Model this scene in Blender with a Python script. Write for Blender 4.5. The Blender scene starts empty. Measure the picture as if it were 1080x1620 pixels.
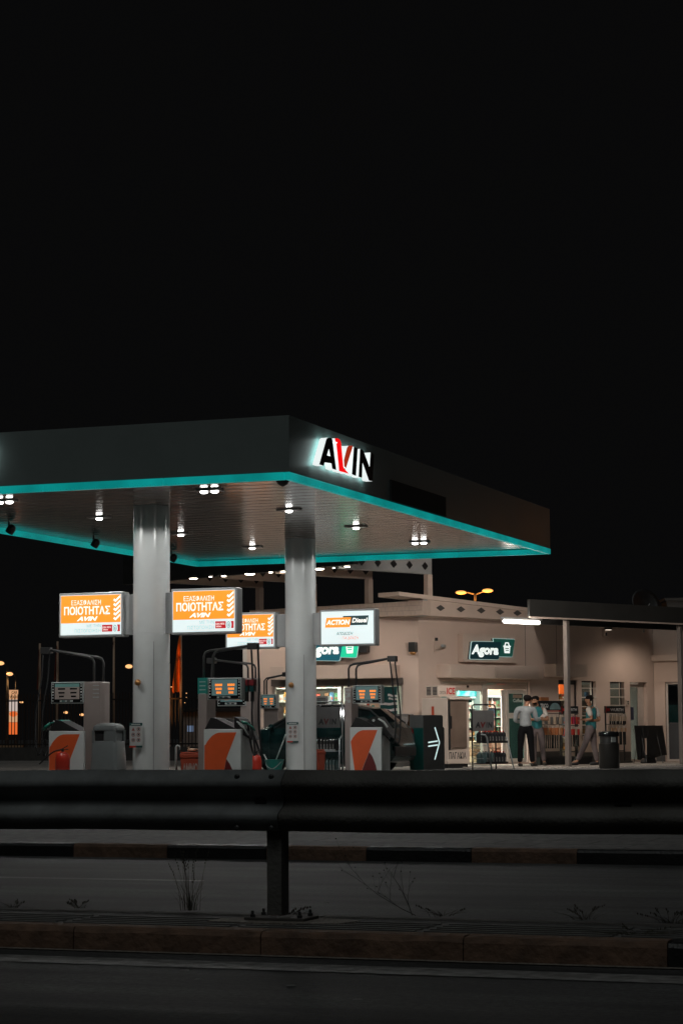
import bpy, bmesh, math, random
from mathutils import Vector, Matrix
from math import sin, cos, pi, radians
random.seed(7)
SC = bpy.context.scene
COL = SC.collection

# ------------------------------------------------------------------ camera
FP = 3488.64                       # focal length in pixels of a 1080 px wide frame
PITCH, ROLL, ZC = 0.1007, -0.0065, 1.15
Fw = Vector((0, cos(PITCH), sin(PITCH)))
U0 = Vector((0, -sin(PITCH), cos(PITCH))); R0 = Vector((1, 0, 0))
Rt = cos(ROLL)*R0 + sin(ROLL)*U0
Up = -sin(ROLL)*R0 + cos(ROLL)*U0
cam_d = bpy.data.cameras.new("camera"); cam = bpy.data.objects.new("camera", cam_d); COL.objects.link(cam)
cam_d.sensor_fit = 'HORIZONTAL'; cam_d.sensor_width = 24.0; cam_d.lens = 24.0*FP/1080.0
cam_d.clip_start = 0.1; cam_d.clip_end = 2000
M = Matrix((Rt, Up, -Fw)).transposed().to_4x4(); M.translation = Vector((0, 0, ZC))
cam.matrix_world = M
SC.camera = cam

# ------------------------------------------------------------------ world (night sky) and render settings
wd = bpy.data.worlds.new("World"); SC.world = wd; wd.use_nodes = True
nt = wd.node_tree; nt.nodes.clear()
wo = nt.nodes.new('ShaderNodeOutputWorld'); bg = nt.nodes.new('ShaderNodeBackground')
bg.inputs[0].default_value = (0.0026, 0.0026, 0.0027, 1); bg.inputs[1].default_value = 1.0
nt.links.new(bg.outputs[0], wo.inputs[0])
SC.view_settings.view_transform = 'Standard'; SC.view_settings.look = 'None'
SC.view_settings.exposure = 0; SC.view_settings.gamma = 1
SC.cycles.use_denoising = True
SC.cycles.sample_clamp_indirect = 4.0
SC.cycles.max_bounces = 6
SC.cycles.caustics_reflective = False; SC.cycles.caustics_refractive = False

def lamp(kind, name, loc, power, color=(1, 1, 1), size=0.1, rot=None, **kw):
    d = bpy.data.lights.new(name, kind); d.energy = power; d.color = color
    if kind == 'SUN': d.angle = size
    elif kind == 'AREA':
        d.size = size
    else: d.shadow_soft_size = size
    for k, v in kw.items(): setattr(d, k, v)
    o = bpy.data.objects.new(name, d); COL.objects.link(o); o.location = loc
    if rot is not None: o.rotation_euler = rot
    return o
# dim skyglow / distant street light of the night, from behind-left of the camera
SUN = lamp('SUN', 'night_glow', (-20, -20, 30), 0.32, (0.95, 1.0, 0.98), radians(25))
SUN.rotation_euler = Vector((0.10, 0.52, -0.85)).to_track_quat('-Z', 'Y').to_euler()

# ------------------------------------------------------------------ frames and un-projection
PSI = 0.3535
def ray(px, py): return Fw + Rt*((px-540)/FP) - Up*((py-810)/FP)
CAMP = Vector((0, 0, ZC))
def at(px, py, d):
    r = ray(px, py); return CAMP + r*(d/r.y)
def onz(px, py, z):
    r = ray(px, py); return CAMP + r*((z-ZC)/r.z)
def onplane(px, py, P, n):
    r = ray(px, py); return CAMP + r*((P-CAMP).dot(n)/r.dot(n))
class Frame:
    """local frame: X to the right, Y away from the viewer, Z up"""
    def __init__(s, x, y, ang): s.o = Vector((x, y, 0)); s.ang = ang; s.X = Vector((cos(ang), sin(ang), 0)); s.Y = Vector((-sin(ang), cos(ang), 0))
    def w(s, X, Y, Z=0): return s.o + s.X*X + s.Y*Y + Vector((0, 0, Z))
    def on(s, px, py, y=0):
        p = onplane(px, py, s.o + s.Y*y, s.Y) - s.o
        return p.dot(s.X), p.z
    def x(s, px, y=0, py=1150): return s.on(px, py, y)[0]
    def z(s, px, py, y=0): return s.on(px, py, y)[1]
ST = Frame(-0.7604, 31.976, -PSI)            # the canopy: X to the right along the road, Y along its side
WA = radians(43)
CW = Vector((1.89, 54.9, 0))
RW = Frame(CW.x, CW.y, WA)                   # right wing of the shop
LW = Frame(CW.x, CW.y, -PSI)                 # left wing of the shop
GZ = 0.34                                    # forecourt level

SPLIT = {'bolt', 'slot', 'anchor_bolt', 'diamond_recess', 'lid_support', 'header_panel', 'round_stickers', 'vent_slots', 'lens', 'trigger', 'eyes', 'bay_rails', 'symbols', 'bay_lock', 'rungs', 'door_lines', 'hanger', 'wall_joint'}
# ------------------------------------------------------------------ mesh builder
class MB:
    def __init__(s): s.v = []; s.f = []; s.m = []; s.T = Matrix.Identity(4)
    def add(s, vs, fs, mi=0):
        n = len(s.v); s.v += [tuple(s.T @ Vector(v)) for v in vs]
        s.f += [tuple(n+i for i in f) for f in fs]; s.m += [mi]*len(fs); return s
    def box(s, x0, x1, y0, y1, z0, z1, mi=0):
        v = [(x0,y0,z0),(x1,y0,z0),(x1,y1,z0),(x0,y1,z0),(x0,y0,z1),(x1,y0,z1),(x1,y1,z1),(x0,y1,z1)]
        return s.add(v, [(0,3,2,1),(4,5,6,7),(0,1,5,4),(1,2,6,5),(2,3,7,6),(3,0,4,7)], mi)
    def hexa(s, v, mi=0):   # 8 corners, bottom ring then top ring
        return s.add(v, [(0,3,2,1),(4,5,6,7),(0,1,5,4),(1,2,6,5),(2,3,7,6),(3,0,4,7)], mi)
    def tube(s, pts, r, n=8, mi=0, cap=True):
        pts = [Vector(p) for p in pts]; k = len(pts)
        rs = r if isinstance(r, (list, tuple)) else [r]*k
        up = None; vs = []; fs = []
        for i, p in enumerate(pts):
            t = (pts[min(i+1, k-1)] - pts[max(i-1, 0)]).normalized()
            if up is None:
                up = Vector((0, 0, 1)) if abs(t.z) < .9 else Vector((0, 1, 0))
            a = t.cross(up).normalized(); b = a.cross(t).normalized(); up = b
            for j in range(n):
                q = 2*pi*j/n; vs.append(p + a*(rs[i]*cos(q)) + b*(rs[i]*sin(q)))
        for i in range(k-1):
            for j in range(n):
                fs.append((i*n+j, i*n+(j+1) % n, (i+1)*n+(j+1) % n, (i+1)*n+j))
        if cap: fs.append(tuple(range(n))[::-1]); fs.append(tuple((k-1)*n+j for j in range(n)))
        return s.add(vs, fs, mi)
    def lathe(s, prof, n=24, c=(0, 0, 0), mi=0, sx=1, sy=1):
        vs = []; fs = []; k = len(prof)
        for (r, z) in prof:
            for j in range(n):
                q = 2*pi*j/n; vs.append((c[0]+r*cos(q)*sx, c[1]+r*sin(q)*sy, c[2]+z))
        for i in range(k-1):
            for j in range(n):
                fs.append((i*n+j, i*n+(j+1) % n, (i+1)*n+(j+1) % n, (i+1)*n+j))
        fs.append(tuple(range(n))[::-1]); fs.append(tuple((k-1)*n+j for j in range(n)))
        return s.add(vs, fs, mi)
    def ball(s, c, r, n=10, mi=0):
        if not isinstance(r, (list, tuple)): r = (r, r, r)
        vs = [(c[0], c[1], c[2]-r[2])]; fs = []
        for i in range(1, n):
            a = -pi/2+pi*i/n
            for j in range(2*n):
                q = pi*j/n; vs.append((c[0]+r[0]*cos(a)*cos(q), c[1]+r[1]*cos(a)*sin(q), c[2]+r[2]*sin(a)))
        vs.append((c[0], c[1], c[2]+r[2])); w = 2*n
        for j in range(w): fs.append((0, 1+(j+1) % w, 1+j))
        for i in range(n-2):
            for j in range(w):
                fs.append((1+i*w+j, 1+i*w+(j+1) % w, 1+(i+1)*w+(j+1) % w, 1+(i+1)*w+j))
        l = len(vs)-1
        for j in range(w): fs.append((l, 1+(n-2)*w+j, 1+(n-2)*w+(j+1) % w))
        return s.add(vs, fs, mi)
    def prism(s, poly, y0, y1, mi=0, holes=(), side=None):
        """polygon in local XZ (list of (x,z)), extruded from y0 (front) to y1 (back)"""
        from mathutils.geometry import tessellate_polygon
        loops = [list(poly)] + [list(h) for h in holes]
        allp = [p for l in loops for p in l]; n = len(allp)
        tri = tessellate_polygon([[Vector((p[0], p[1], 0)) for p in l] for l in loops])
        vs = [(p[0], y0, p[1]) for p in allp] + [(p[0], y1, p[1]) for p in allp]
        def area(t): 
            a, b, c = [allp[i] for i in t]; return (b[0]-a[0])*(c[1]-a[1])-(b[1]-a[1])*(c[0]-a[0])
        f1 = []; f2 = []
        for t in tri:
            t = tuple(t)
            if area(t) < 0: t = t[::-1]
            f1.append(t); f2.append(tuple(n+i for i in t[::-1]))
        s.add(vs, f1, mi); base = len(s.v)-2*n
        s.f += [tuple(base+i for i in f) for f in f2]; s.m += [mi if side is None else side]*len(f2)
        o = 0
        for l in loops:
            k = len(l)
            A = sum(l[i][0]*l[(i+1) % k][1]-l[(i+1) % k][0]*l[i][1] for i in range(k))
            for i in range(k):
                a, b = o+i, o+(i+1) % k
                f = (a, b, n+b, n+a)
                out = (A > 0) == (o == 0)
                if out: f = f[::-1]
                s.f.append(tuple(base+j for j in f)); s.m.append(mi if side is None else side)
            o += k
        return s
    def mesh(s, name, mats, smooth=False):
        me = bpy.data.meshes.new(name); me.from_pydata(s.v, [], s.f)
        for m in (mats if isinstance(mats, (list, tuple)) else [mats]): me.materials.append(m)
        me.polygons.foreach_set('material_index', s.m)
        if smooth: me.polygons.foreach_set('use_smooth', [True]*len(s.f))
        me.validate(); me.update(); return me
    def islands(s):
        p = list(range(len(s.v)))
        def f(i):
            while p[i] != i: p[i] = p[p[i]]; i = p[i]
            return i
        for fc in s.f:
            for q in fc[1:]: p[f(q)] = f(fc[0])
        g = {}
        for k, fc in enumerate(s.f): g.setdefault(f(fc[0]), []).append(k)
        out = []
        for ks in g.values():
            m = MB(); ix = {}
            for k in ks:
                t = []
                for q in s.f[k]:
                    if q not in ix: ix[q] = len(m.v); m.v.append(s.v[q])
                    t.append(ix[q])
                m.f.append(tuple(t)); m.m.append(s.m[k])
            out.append(m)
        return out
    def build(s, name, mats, parent=None, smooth=False, bevel=0, recalc=False, auto=None):
        if name in SPLIT:
            isl_ = s.islands()
            if len(isl_) > 1:
                for m in isl_: o = m.build(name, mats, parent, smooth, bevel, recalc, auto)
                return o
        me = s.mesh(name, mats, smooth)
        if recalc:
            b = bmesh.new(); b.from_mesh(me); bmesh.ops.recalc_face_normals(b, faces=b.faces); b.to_mesh(me); b.free()
        if auto is not None:
            me.polygons.foreach_set('use_smooth', [True]*len(me.polygons))
            me.set_sharp_from_angle(angle=radians(auto))
        o = bpy.data.objects.new(name, me); COL.objects.link(o)
        if parent: o.parent = parent
        if bevel:
            m = o.modifiers.new('bevel', 'BEVEL'); m.width = bevel; m.segments = 2; m.limit_method = 'ANGLE'; m.angle_limit = radians(35)
            m.harden_normals = False
        return o

def tag(o, label=None, cat=None, group=None, kind=None):
    if label: o['label'] = label
    if cat: o['category'] = cat
    if group: o['group'] = group
    if kind: o['kind'] = kind
    return o
def thing(name, label, cat, loc=(0, 0, 0), rot=0, group=None):
    o = bpy.data.objects.new(name, None); COL.objects.link(o); o.empty_display_size = .1
    o.location = loc; o.rotation_euler = (0, 0, rot)
    return tag(o, label, cat, group)
def copy_tree(o, parent=None):
    c = o.copy(); COL.objects.link(c)
    if parent: c.parent = parent; c.matrix_parent_inverse = o.matrix_parent_inverse.copy()
    for ch in list(o.children): copy_tree(ch, c)
    return c

# ------------------------------------------------------------------ text
def text_into(mb, txt, x0, x1, z0, z1, y, mi=0, bold=0.0, shear=0.0, depth=0.002):
    """fit the text's own bounding box into the rectangle on the local XZ plane, facing -Y"""
    cu = bpy.data.curves.new('txt', 'FONT'); cu.body = txt; cu.size = 1; cu.offset = bold; cu.shear = shear
    cu.resolution_u = 3; cu.extrude = 0
    ob = bpy.data.objects.new('txt', cu); COL.objects.link(ob)
    dg = bpy.context.evaluated_depsgraph_get(); dg.update()
    me = bpy.data.meshes.new_from_object(ob.evaluated_get(dg))
    if len(me.vertices) and len(me.polygons):
        xs = [v.co.x for v in me.vertices]; zs = [v.co.y for v in me.vertices]
        a, b, c, d = min(xs), max(xs), min(zs), max(zs)
        b = max(b, a+1e-4); d = max(d, c+1e-4)
        vs = [(x0+(v.co.x-a)/(b-a)*(x1-x0), y-depth, z0+(v.co.y-c)/(d-c)*(z1-z0)) for v in me.vertices]
        mb.add(vs, [tuple(p.vertices) for p in me.polygons], mi)
    bpy.data.objects.remove(ob); bpy.data.curves.remove(cu); bpy.data.meshes.remove(me)

# ------------------------------------------------------------------ materials
MATS = {}
def mat(name, col, rough=0.5, metal=0.0, var=0.12, scale=6.0, bump=0.0, bscale=40.0, emit=None, estr=1.0, spec=0.5, alpha=None, coat=0.0, dirt=0.0, trans=0.0):
    if name in MATS: return MATS[name]
    m = bpy.data.materials.new(name); m.use_nodes = True; nt = m.node_tree; N = nt.nodes; L = nt.links
    b = N['Principled BSDF']
    tc = N.new('ShaderNodeTexCoord'); no = N.new('ShaderNodeTexNoise'); no.inputs['Scale'].default_value = scale; no.inputs['Detail'].default_value = 6
    L.new(tc.outputs['Object'], no.inputs['Vector'])
    mr = N.new('ShaderNodeMapRange'); mr.inputs['From Min'].default_value = .3; mr.inputs['From Max'].default_value = .7
    mr.inputs['To Min'].default_value = 1-var; mr.inputs['To Max'].default_value = 1+var
    L.new(no.outputs['Fac'], mr.inputs['Value'])
    mx = N.new('ShaderNodeVectorMath'); mx.operation = 'SCALE'; mx.inputs[0].default_value = col[:3]
    L.new(mr.outputs[0], mx.inputs['Scale'])
    src = mx.outputs[0]
    if dirt:
        n2 = N.new('ShaderNodeTexNoise'); n2.inputs['Scale'].default_value = scale*.35; n2.inputs['Detail'].default_value = 9; n2.inputs['Roughness'].default_value = .7
        L.new(tc.outputs['Object'], n2.inputs['Vector'])
        r2 = N.new('ShaderNodeMapRange'); r2.inputs['From Min'].default_value = .5; r2.inputs['From Max'].default_value = .72
        r2.inputs['To Max'].default_value = dirt; L.new(n2.outputs['Fac'], r2.inputs['Value'])
        mm = N.new('ShaderNodeMix'); mm.data_type = 'RGBA'; L.new(r2.outputs[0], mm.inputs[0]); L.new(src, mm.inputs[6])
        mm.inputs[7].default_value = (col[0]*.35+.01, col[1]*.32+.008, col[2]*.28+.005, 1); src = mm.outputs[2]
    L.new(src, b.inputs['Base Color'])
    rr = N.new('ShaderNodeMapRange'); rr.inputs['To Min'].default_value = max(.02, rough*.85); rr.inputs['To Max'].default_value = min(1, rough*1.15)
    L.new(no.outputs['Fac'], rr.inputs['Value']); L.new(rr.outputs[0], b.inputs['Roughness'])
    b.inputs['Metallic'].default_value = metal; b.inputs['Specular IOR Level'].default_value = spec
    b.inputs['Coat Weight'].default_value = coat; b.inputs['Coat Roughness'].default_value = .08
    if bump:
        nb = N.new('ShaderNodeTexNoise'); nb.inputs['Scale'].default_value = bscale; nb.inputs['Detail'].default_value = 5
        L.new(tc.outputs['Object'], nb.inputs['Vector']); bp = N.new('ShaderNodeBump'); bp.inputs['Strength'].default_value = bump; bp.inputs['Distance'].default_value = .02
        L.new(nb.outputs['Fac'], bp.inputs['Height']); L.new(bp.outputs[0], b.inputs['Normal'])
    if emit: 
        b.inputs['Emission Color'].default_value = (*emit, 1); b.inputs['Emission Strength'].default_value = estr
    if alpha is not None: b.inputs['Alpha'].default_value = alpha
    if trans: b.inputs['Transmission Weight'].default_value = trans; b.inputs['IOR'].default_value = 1.1
    MATS[name] = m; return m
def lit(name, col, s=1.0):
    return mat(name, tuple(c*.5 for c in col), .5, emit=col, estr=s, var=.05)

steel_dk = mat('galvanised_dark', (.155,.165,.165), .68, .12, .3, 4, .12, 40, dirt=.6)
steel_dk2 = mat('galvanised_brown', (.085,.082,.075), .72, .1, .3, 3, .3, 50, dirt=.7)
grey_paint = mat('grey_paint', (.30,.31,.31), .35, var=.06, scale=3)
col_paint = mat('column_paint', (.56,.585,.58), .22, var=.06, scale=1.6, dirt=.12, coat=.3)
fascia_m = mat('fascia_panel', (.175,.21,.205), .38, var=.05, scale=1.2)
white_p = mat('white_paint', (.62,.62,.60), .4, var=.07, scale=3, dirt=.1)
black_m = mat('black_plastic', (.012,.012,.013), .4, var=.2)
black_gl = mat('black_gloss', (.008,.009,.01), .12, var=.1)
black_rub = mat('black_rubber', (.014,.014,.015), .6, var=.2)
dark_m = mat('dark_metal', (.045,.045,.045), .4, .4, .2)
chrome = mat('steel_tube', (.36,.39,.40), .35, .35, .1)
beige_wall = mat('beige_render', (.60,.47,.40), .85, var=.05, scale=1.3, bump=.12, bscale=30, dirt=.08)
beige_trim = mat('beige_trim', (.58,.46,.39), .6, var=.06, scale=2)
plinth_m = mat('dark_plinth', (.07,.065,.06), .6, var=.2, scale=5)
cream = mat('cream_metal', (.60,.50,.43), .5, var=.06, scale=3, dirt=.2)
red_p = mat('red_paint', (.45,.03,.015), .35, var=.12, scale=5, dirt=.2)
red_bin = mat('red_brown_plastic', (.33,.05,.02), .55, var=.15, scale=5, dirt=.45)
orange_p = mat('orange_vinyl', (.66,.10,.025), .4, var=.06)
maroon_p = mat('maroon_vinyl', (.12,.012,.012), .4, var=.06)
teal_p = mat('teal_paint', (.01,.20,.17), .4, var=.12)
teal_dk = mat('dark_teal_paint', (.01,.06,.06), .3, var=.12)
brass = mat('amber_brass', (.45,.22,.08), .3, .5, .15)
txt_dk = mat('dark_lettering', (.012,.014,.016), .5)
txt_wh = mat('white_lettering', (.7,.7,.68), .5)
txt_rd = mat('red_lettering', (.5,.02,.02), .5)
def glass(name, tint=(.75,.85,.83), gloss=.12, rough=.03):
    if name in MATS: return MATS[name]
    m = bpy.data.materials.new(name); m.use_nodes = True; N = m.node_tree.nodes; L = m.node_tree.links; N.clear()
    o = N.new('ShaderNodeOutputMaterial'); t = N.new('ShaderNodeBsdfTransparent'); g = N.new('ShaderNodeBsdfGlossy')
    g.inputs['Roughness'].default_value = rough; t.inputs[0].default_value = (*tint, 1)
    fr = N.new('ShaderNodeLayerWeight'); fr.inputs[0].default_value = .5
    pw = N.new('ShaderNodeMath'); pw.operation = 'POWER'; pw.inputs[1].default_value = 4; L.new(fr.outputs['Facing'], pw.inputs[0])
    ad = N.new('ShaderNodeMath'); ad.operation = 'ADD'; ad.inputs[1].default_value = gloss*.3
    tc = N.new('ShaderNodeTexCoord'); no = N.new('ShaderNodeTexNoise'); no.inputs['Scale'].default_value = 2
    L.new(tc.outputs['Object'], no.inputs[0]); bp = N.new('ShaderNodeBump'); bp.inputs['Strength'].default_value = .03; L.new(no.outputs['Fac'], bp.inputs['Height']); L.new(bp.outputs[0], g.inputs['Normal'])
    mx = N.new('ShaderNodeMixShader'); L.new(pw.outputs[0], ad.inputs[0]); L.new(ad.outputs[0], mx.inputs[0]); L.new(t.outputs[0], mx.inputs[1]); L.new(g.outputs[0], mx.inputs[2]); L.new(mx.outputs[0], o.inputs[0])
    MATS[name] = m; return m
gl_clear = glass('clear_glass'); gl_teal = glass('teal_glass', (.25,.42,.42)); gl_dark = glass('dark_glass', (.55,.62,.62))

# ------------------------------------------------------------------ ground materials
def asphalt(name, base=.05, patch=.35, warm=0.0):
    m = bpy.data.materials.new(name); m.use_nodes = True; N = m.node_tree.nodes; L = m.node_tree.links; b = N['Principled BSDF']
    tc = N.new('ShaderNodeTexCoord')
    n1 = N.new('ShaderNodeTexNoise'); n1.inputs['Scale'].default_value = 26; n1.inputs['Detail'].default_value = 7; n1.inputs['Roughness'].default_value = .75
    n2 = N.new('ShaderNodeTexNoise'); n2.inputs['Scale'].default_value = .55; n2.inputs['Detail'].default_value = 7
    mp = N.new('ShaderNodeMapping'); mp.inputs['Scale'].default_value = (.25, 1.6, 1)
    n3 = N.new('ShaderNodeTexNoise'); n3.inputs['Scale'].default_value = 1.8; n3.inputs['Detail'].default_value = 8
    L.new(tc.outputs['Object'], n1.inputs[0]); L.new(tc.outputs['Object'], n2.inputs[0]); L.new(tc.outputs['Object'], mp.inputs[0]); L.new(mp.outputs[0], n3.inputs[0])
    vo = N.new('ShaderNodeTexVoronoi'); vo.inputs['Scale'].default_value = 34; L.new(tc.outputs['Object'], vo.inputs['Vector'])
    gt = N.new('ShaderNodeMapRange'); gt.inputs['From Min'].default_value = .0; gt.inputs['From Max'].default_value = .22; gt.inputs['To Min'].default_value = 1.0; gt.inputs['To Max'].default_value = 0
    L.new(vo.outputs['Distance'], gt.inputs['Value'])
    r1 = N.new('ShaderNodeMapRange'); r1.inputs['From Min'].default_value = .3; r1.inputs['From Max'].default_value = .7; r1.inputs['To Min'].default_value = .1; r1.inputs['To Max'].default_value = 2.2
    L.new(n1.outputs['Fac'], r1.inputs['Value'])
    r2 = N.new('ShaderNodeMapRange'); r2.inputs['From Min'].default_value = .35; r2.inputs['From Max'].default_value = .65; r2.inputs['To Min'].default_value = 1-patch; r2.inputs['To Max'].default_value = 1+patch
    L.new(n2.outputs['Fac'], r2.inputs['Value'])
    r3 = N.new('ShaderNodeMapRange'); r3.inputs['From Min'].default_value = .35; r3.inputs['From Max'].default_value = .65; r3.inputs['To Min'].default_value = 1-patch; r3.inputs['To Max'].default_value = 1+patch
    L.new(n3.outputs['Fac'], r3.inputs['Value'])
    a = N.new('ShaderNodeMath'); a.operation = 'MULTIPLY'; L.new(r1.outputs[0], a.inputs[0]); L.new(r2.outputs[0], a.inputs[1])
    c = N.new('ShaderNodeMath'); c.operation = 'MULTIPLY'; L.new(a.outputs[0], c.inputs[0]); L.new(r3.outputs[0], c.inputs[1])
    d = N.new('ShaderNodeMath'); d.operation = 'MULTIPLY_ADD'; L.new(gt.outputs[0], d.inputs[0]); d.inputs[1].default_value = 1.6; L.new(c.outputs[0], d.inputs[2])
    v = N.new('ShaderNodeVectorMath'); v.operation = 'SCALE'; v.inputs[0].default_value = (base*(1+warm), base, base*(1-warm)); L.new(d.outputs[0], v.inputs['Scale'])
    L.new(v.outputs[0], b.inputs['Base Color'])
    bp = N.new('ShaderNodeBump'); bp.inputs['Strength'].default_value = .6; bp.inputs['Distance'].default_value = .01; L.new(n1.outputs['Fac'], bp.inputs['Height']); L.new(bp.outputs[0], b.inputs['Normal'])
    b.inputs['Roughness'].default_value = .75
    MATS[name] = m; return m
asph = asphalt('asphalt', .033, .5)
asph2 = asphalt('asphalt_worn', .036, .5)
conc = asphalt('forecourt_concrete', .17, .15, .06)
tile_f = asphalt('shop_terrace_tiles', .34, .12, .12)
def paving(name, base, bw, bh, warm=.0, ribs=False, rot=0):
    m = bpy.data.materials.new(name); m.use_nodes = True; N = m.node_tree.nodes; L = m.node_tree.links; b = N['Principled BSDF']
    tc = N.new('ShaderNodeTexCoord'); br = N.new('ShaderNodeTexBrick')
    br.inputs['Color1'].default_value = (base*(1+warm), base, base*(1-warm), 1); br.inputs['Color2'].default_value = (base*.7*(1+warm), base*.7, base*.7*(1-warm), 1)
    br.inputs['Mortar'].default_value = (base*.22, base*.22, base*.2, 1); br.inputs['Scale'].default_value = 1; br.inputs['Brick Width'].default_value = bw; br.inputs['Row Height'].default_value = bh
    br.inputs['Mortar Size'].default_value = .012; br.inputs['Mortar Smooth'].default_value = .3
    n0 = N.new('ShaderNodeTexNoise'); n0.inputs['Scale'].default_value = 1.5; n0.inputs['Detail'].default_value = 4; L.new(tc.outputs['Object'], n0.inputs[0])
    va = N.new('ShaderNodeVectorMath'); va.operation = 'MULTIPLY_ADD'; va.inputs[1].default_value = (.06, .06, 0); L.new(n0.outputs['Color'], va.inputs[0]); L.new(tc.outputs['Object'], va.inputs[2])
    L.new(va.outputs[0], br.inputs['Vector'])
    n = N.new('ShaderNodeTexNoise'); n.inputs['Scale'].default_value = 12; n.inputs['Detail'].default_value = 8; L.new(tc.outputs['Object'], n.inputs[0])
    r = N.new('ShaderNodeMapRange'); r.inputs['From Min'].default_value = .3; r.inputs['From Max'].default_value = .7; r.inputs['To Min'].default_value = .5; r.inputs['To Max'].default_value = 1.4; L.new(n.outputs['Fac'], r.inputs['Value'])
    v = N.new('ShaderNodeVectorMath'); v.operation = 'SCALE'; L.new(br.outputs['Color'], v.inputs[0]); L.new(r.outputs[0], v.inputs['Scale'])
    L.new(v.outputs[0], b.inputs['Base Color']); b.inputs['Roughness'].default_value = .8
    bp = N.new('ShaderNodeBump'); bp.inputs['Strength'].default_value = .5; bp.inputs['Distance'].default_value = .01
    L.new(br.outputs['Fac'], bp.inputs['Height']); bp.invert = True; L.new(bp.outputs[0], b.inputs['Normal'])
    MATS[name] = m; return m
pave_far = paving('far_pavers', .10, .9, .5, .03)
pave_med = paving('median_slabs', .06, 1.05, .9, .02)
curb_y = mat('kerb_faded_yellow', (.125,.072,.046), .8, var=.35, scale=9, bump=.6, bscale=25, dirt=.75)
curb_k = mat('kerb_black', (.005,.005,.005), .5, var=.4, scale=9, bump=.3, dirt=.3)
curb_c = mat('kerb_concrete', (.16,.15,.14), .85, var=.3, scale=9, bump=.5, dirt=.5)
line_m = mat('worn_white_line', (.19,.185,.18), .7, var=.45, scale=14, bump=.2, dirt=.85)
grit_m = mat('gutter_grit', (.16,.14,.12), .9, var=.6, scale=45, bump=.6, dirt=.6)

# road frame: X along the road to the right, Y away; origin on the camera's forward axis
def RF(d): return Frame(0, d, -PSI)
R_ = RF(0)
c_, s_ = cos(PSI), sin(PSI)
K0 = 11.56*c_; MED1 = 12.66*c_; FK = 20.41*c_; RD = 12.17*c_      # distances measured square to the road
FK1 = FK + .28
def rsheet(name, x0, x1, y0, y1, z0, z1, m, kind='structure'):
    mb = MB(); mb.add([(x0,y0,z0),(x1,y0,z0),(x1,y1,z1),(x0,y1,z1)], [(0,1,2,3)])
    o = mb.build(name, m); o.rotation_euler = (0,0,-PSI)
    return tag(o, kind=kind)
rsheet('ground', -400, 400, -120, 700, -.03, -.03, asph)
rsheet('road_near', -60, 60, -12, K0, 0, 0, asph)
rsheet('road_far', -80, 80, MED1, FK, 0, 0, asph2)
rsheet('edge_line', -60, 60, K0-.68, K0-.36, .004, .004, line_m)
rsheet('gutter', -60, 60, K0-.07, K0, .005, .005, grit_m)
rsheet('gutter', -60, 60, MED1, MED1+.05, .005, .005, grit_m)
for (xa, xb) in ((-3.4-8.5, -3.4-5.5), (None, None), (7.0, 10.0), (15.5, 18.5)):
    if xa is None:
        X1 = Frame(0, 0, -PSI).w(0, 0).x
        f = R_; p = onz(320, 1394, .004); q = onz(-200, 1389, .004)
        xa = (q-f.o).dot(f.X); xb = (p-f.o).dot(f.X); yy = (p-f.o).dot(f.Y)
        LINEY = yy
        rsheet('lane_line', xa, xb, yy-.06, yy+.06, .004, .004, line_m)
for (xa, xb) in ((8.0, 11.0), (-22, -19)):
    rsheet('lane_line', xa, xb, LINEY-.06, LINEY+.06, .004, .004, line_m)
# median strip
def kerb_row(name, y0, y1, z, joints, mats_fn, chip=0):
    mb = MB(); ml = []
    for i in range(len(joints)-1):
        a, b = joints[i]+.003, joints[i+1]-.003
        k = mats_fn(i)
        n = 10
        # slightly rounded, chipped top edge
        vs = []; fs = []
        prof = [(y0, -.02), (y0, z-.03), (y0+.012, z-.008), (y0+.035, z), (y1-.02, z), (y1, z-.02), (y1, -.02)]
        for j in range(n+1):
            x = a+(b-a)*j/n
            for (py, pz) in prof:
                w = random.uniform(-1, 1)*chip if pz > 0 and py < (y0+y1)/2 else 0
                vs.append((x, py+abs(w)*.5, pz-abs(w)))
        m = len(prof)
        for j in range(n):
            for q in range(m-1): fs.append((j*m+q, (j+1)*m+q, (j+1)*m+q+1, j*m+q+1))
        fs.append(tuple(range(m))); fs.append(tuple(n*m+q for q in range(m))[::-1])
        mb.add(vs, fs, k)
    o = mb.build(name, [curb_y, curb_k, curb_c]); o.rotation_euler = (0,0,-PSI); return tag(o, kind='structure')
def rx(px, py, z, y=K0):
    return R_.x(px, y, py)
j0 = [rx(px, 1465+px*.027, .13) for px in (116, 412, 732, 1055)]
step = (j0[3]-j0[0])/3
js = [j0[0]-step*k for k in range(14, 0, -1)] + j0 + [j0[3]+step*k for k in range(1, 14)]
kerb_row('kerb_median', K0, K0+.16, .13, js, lambda i: 1 if i >= 17 and i % 4 == 1 else 0, chip=.008)
kerb_row('kerb_median', MED1-.14, MED1, .13, [js[0]+step*k for k in range(30)], lambda i: 2, chip=.005)
rsheet('median_strip', -40, 40, K0+.15, MED1-.13, .122, .122, pave_med)
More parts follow.
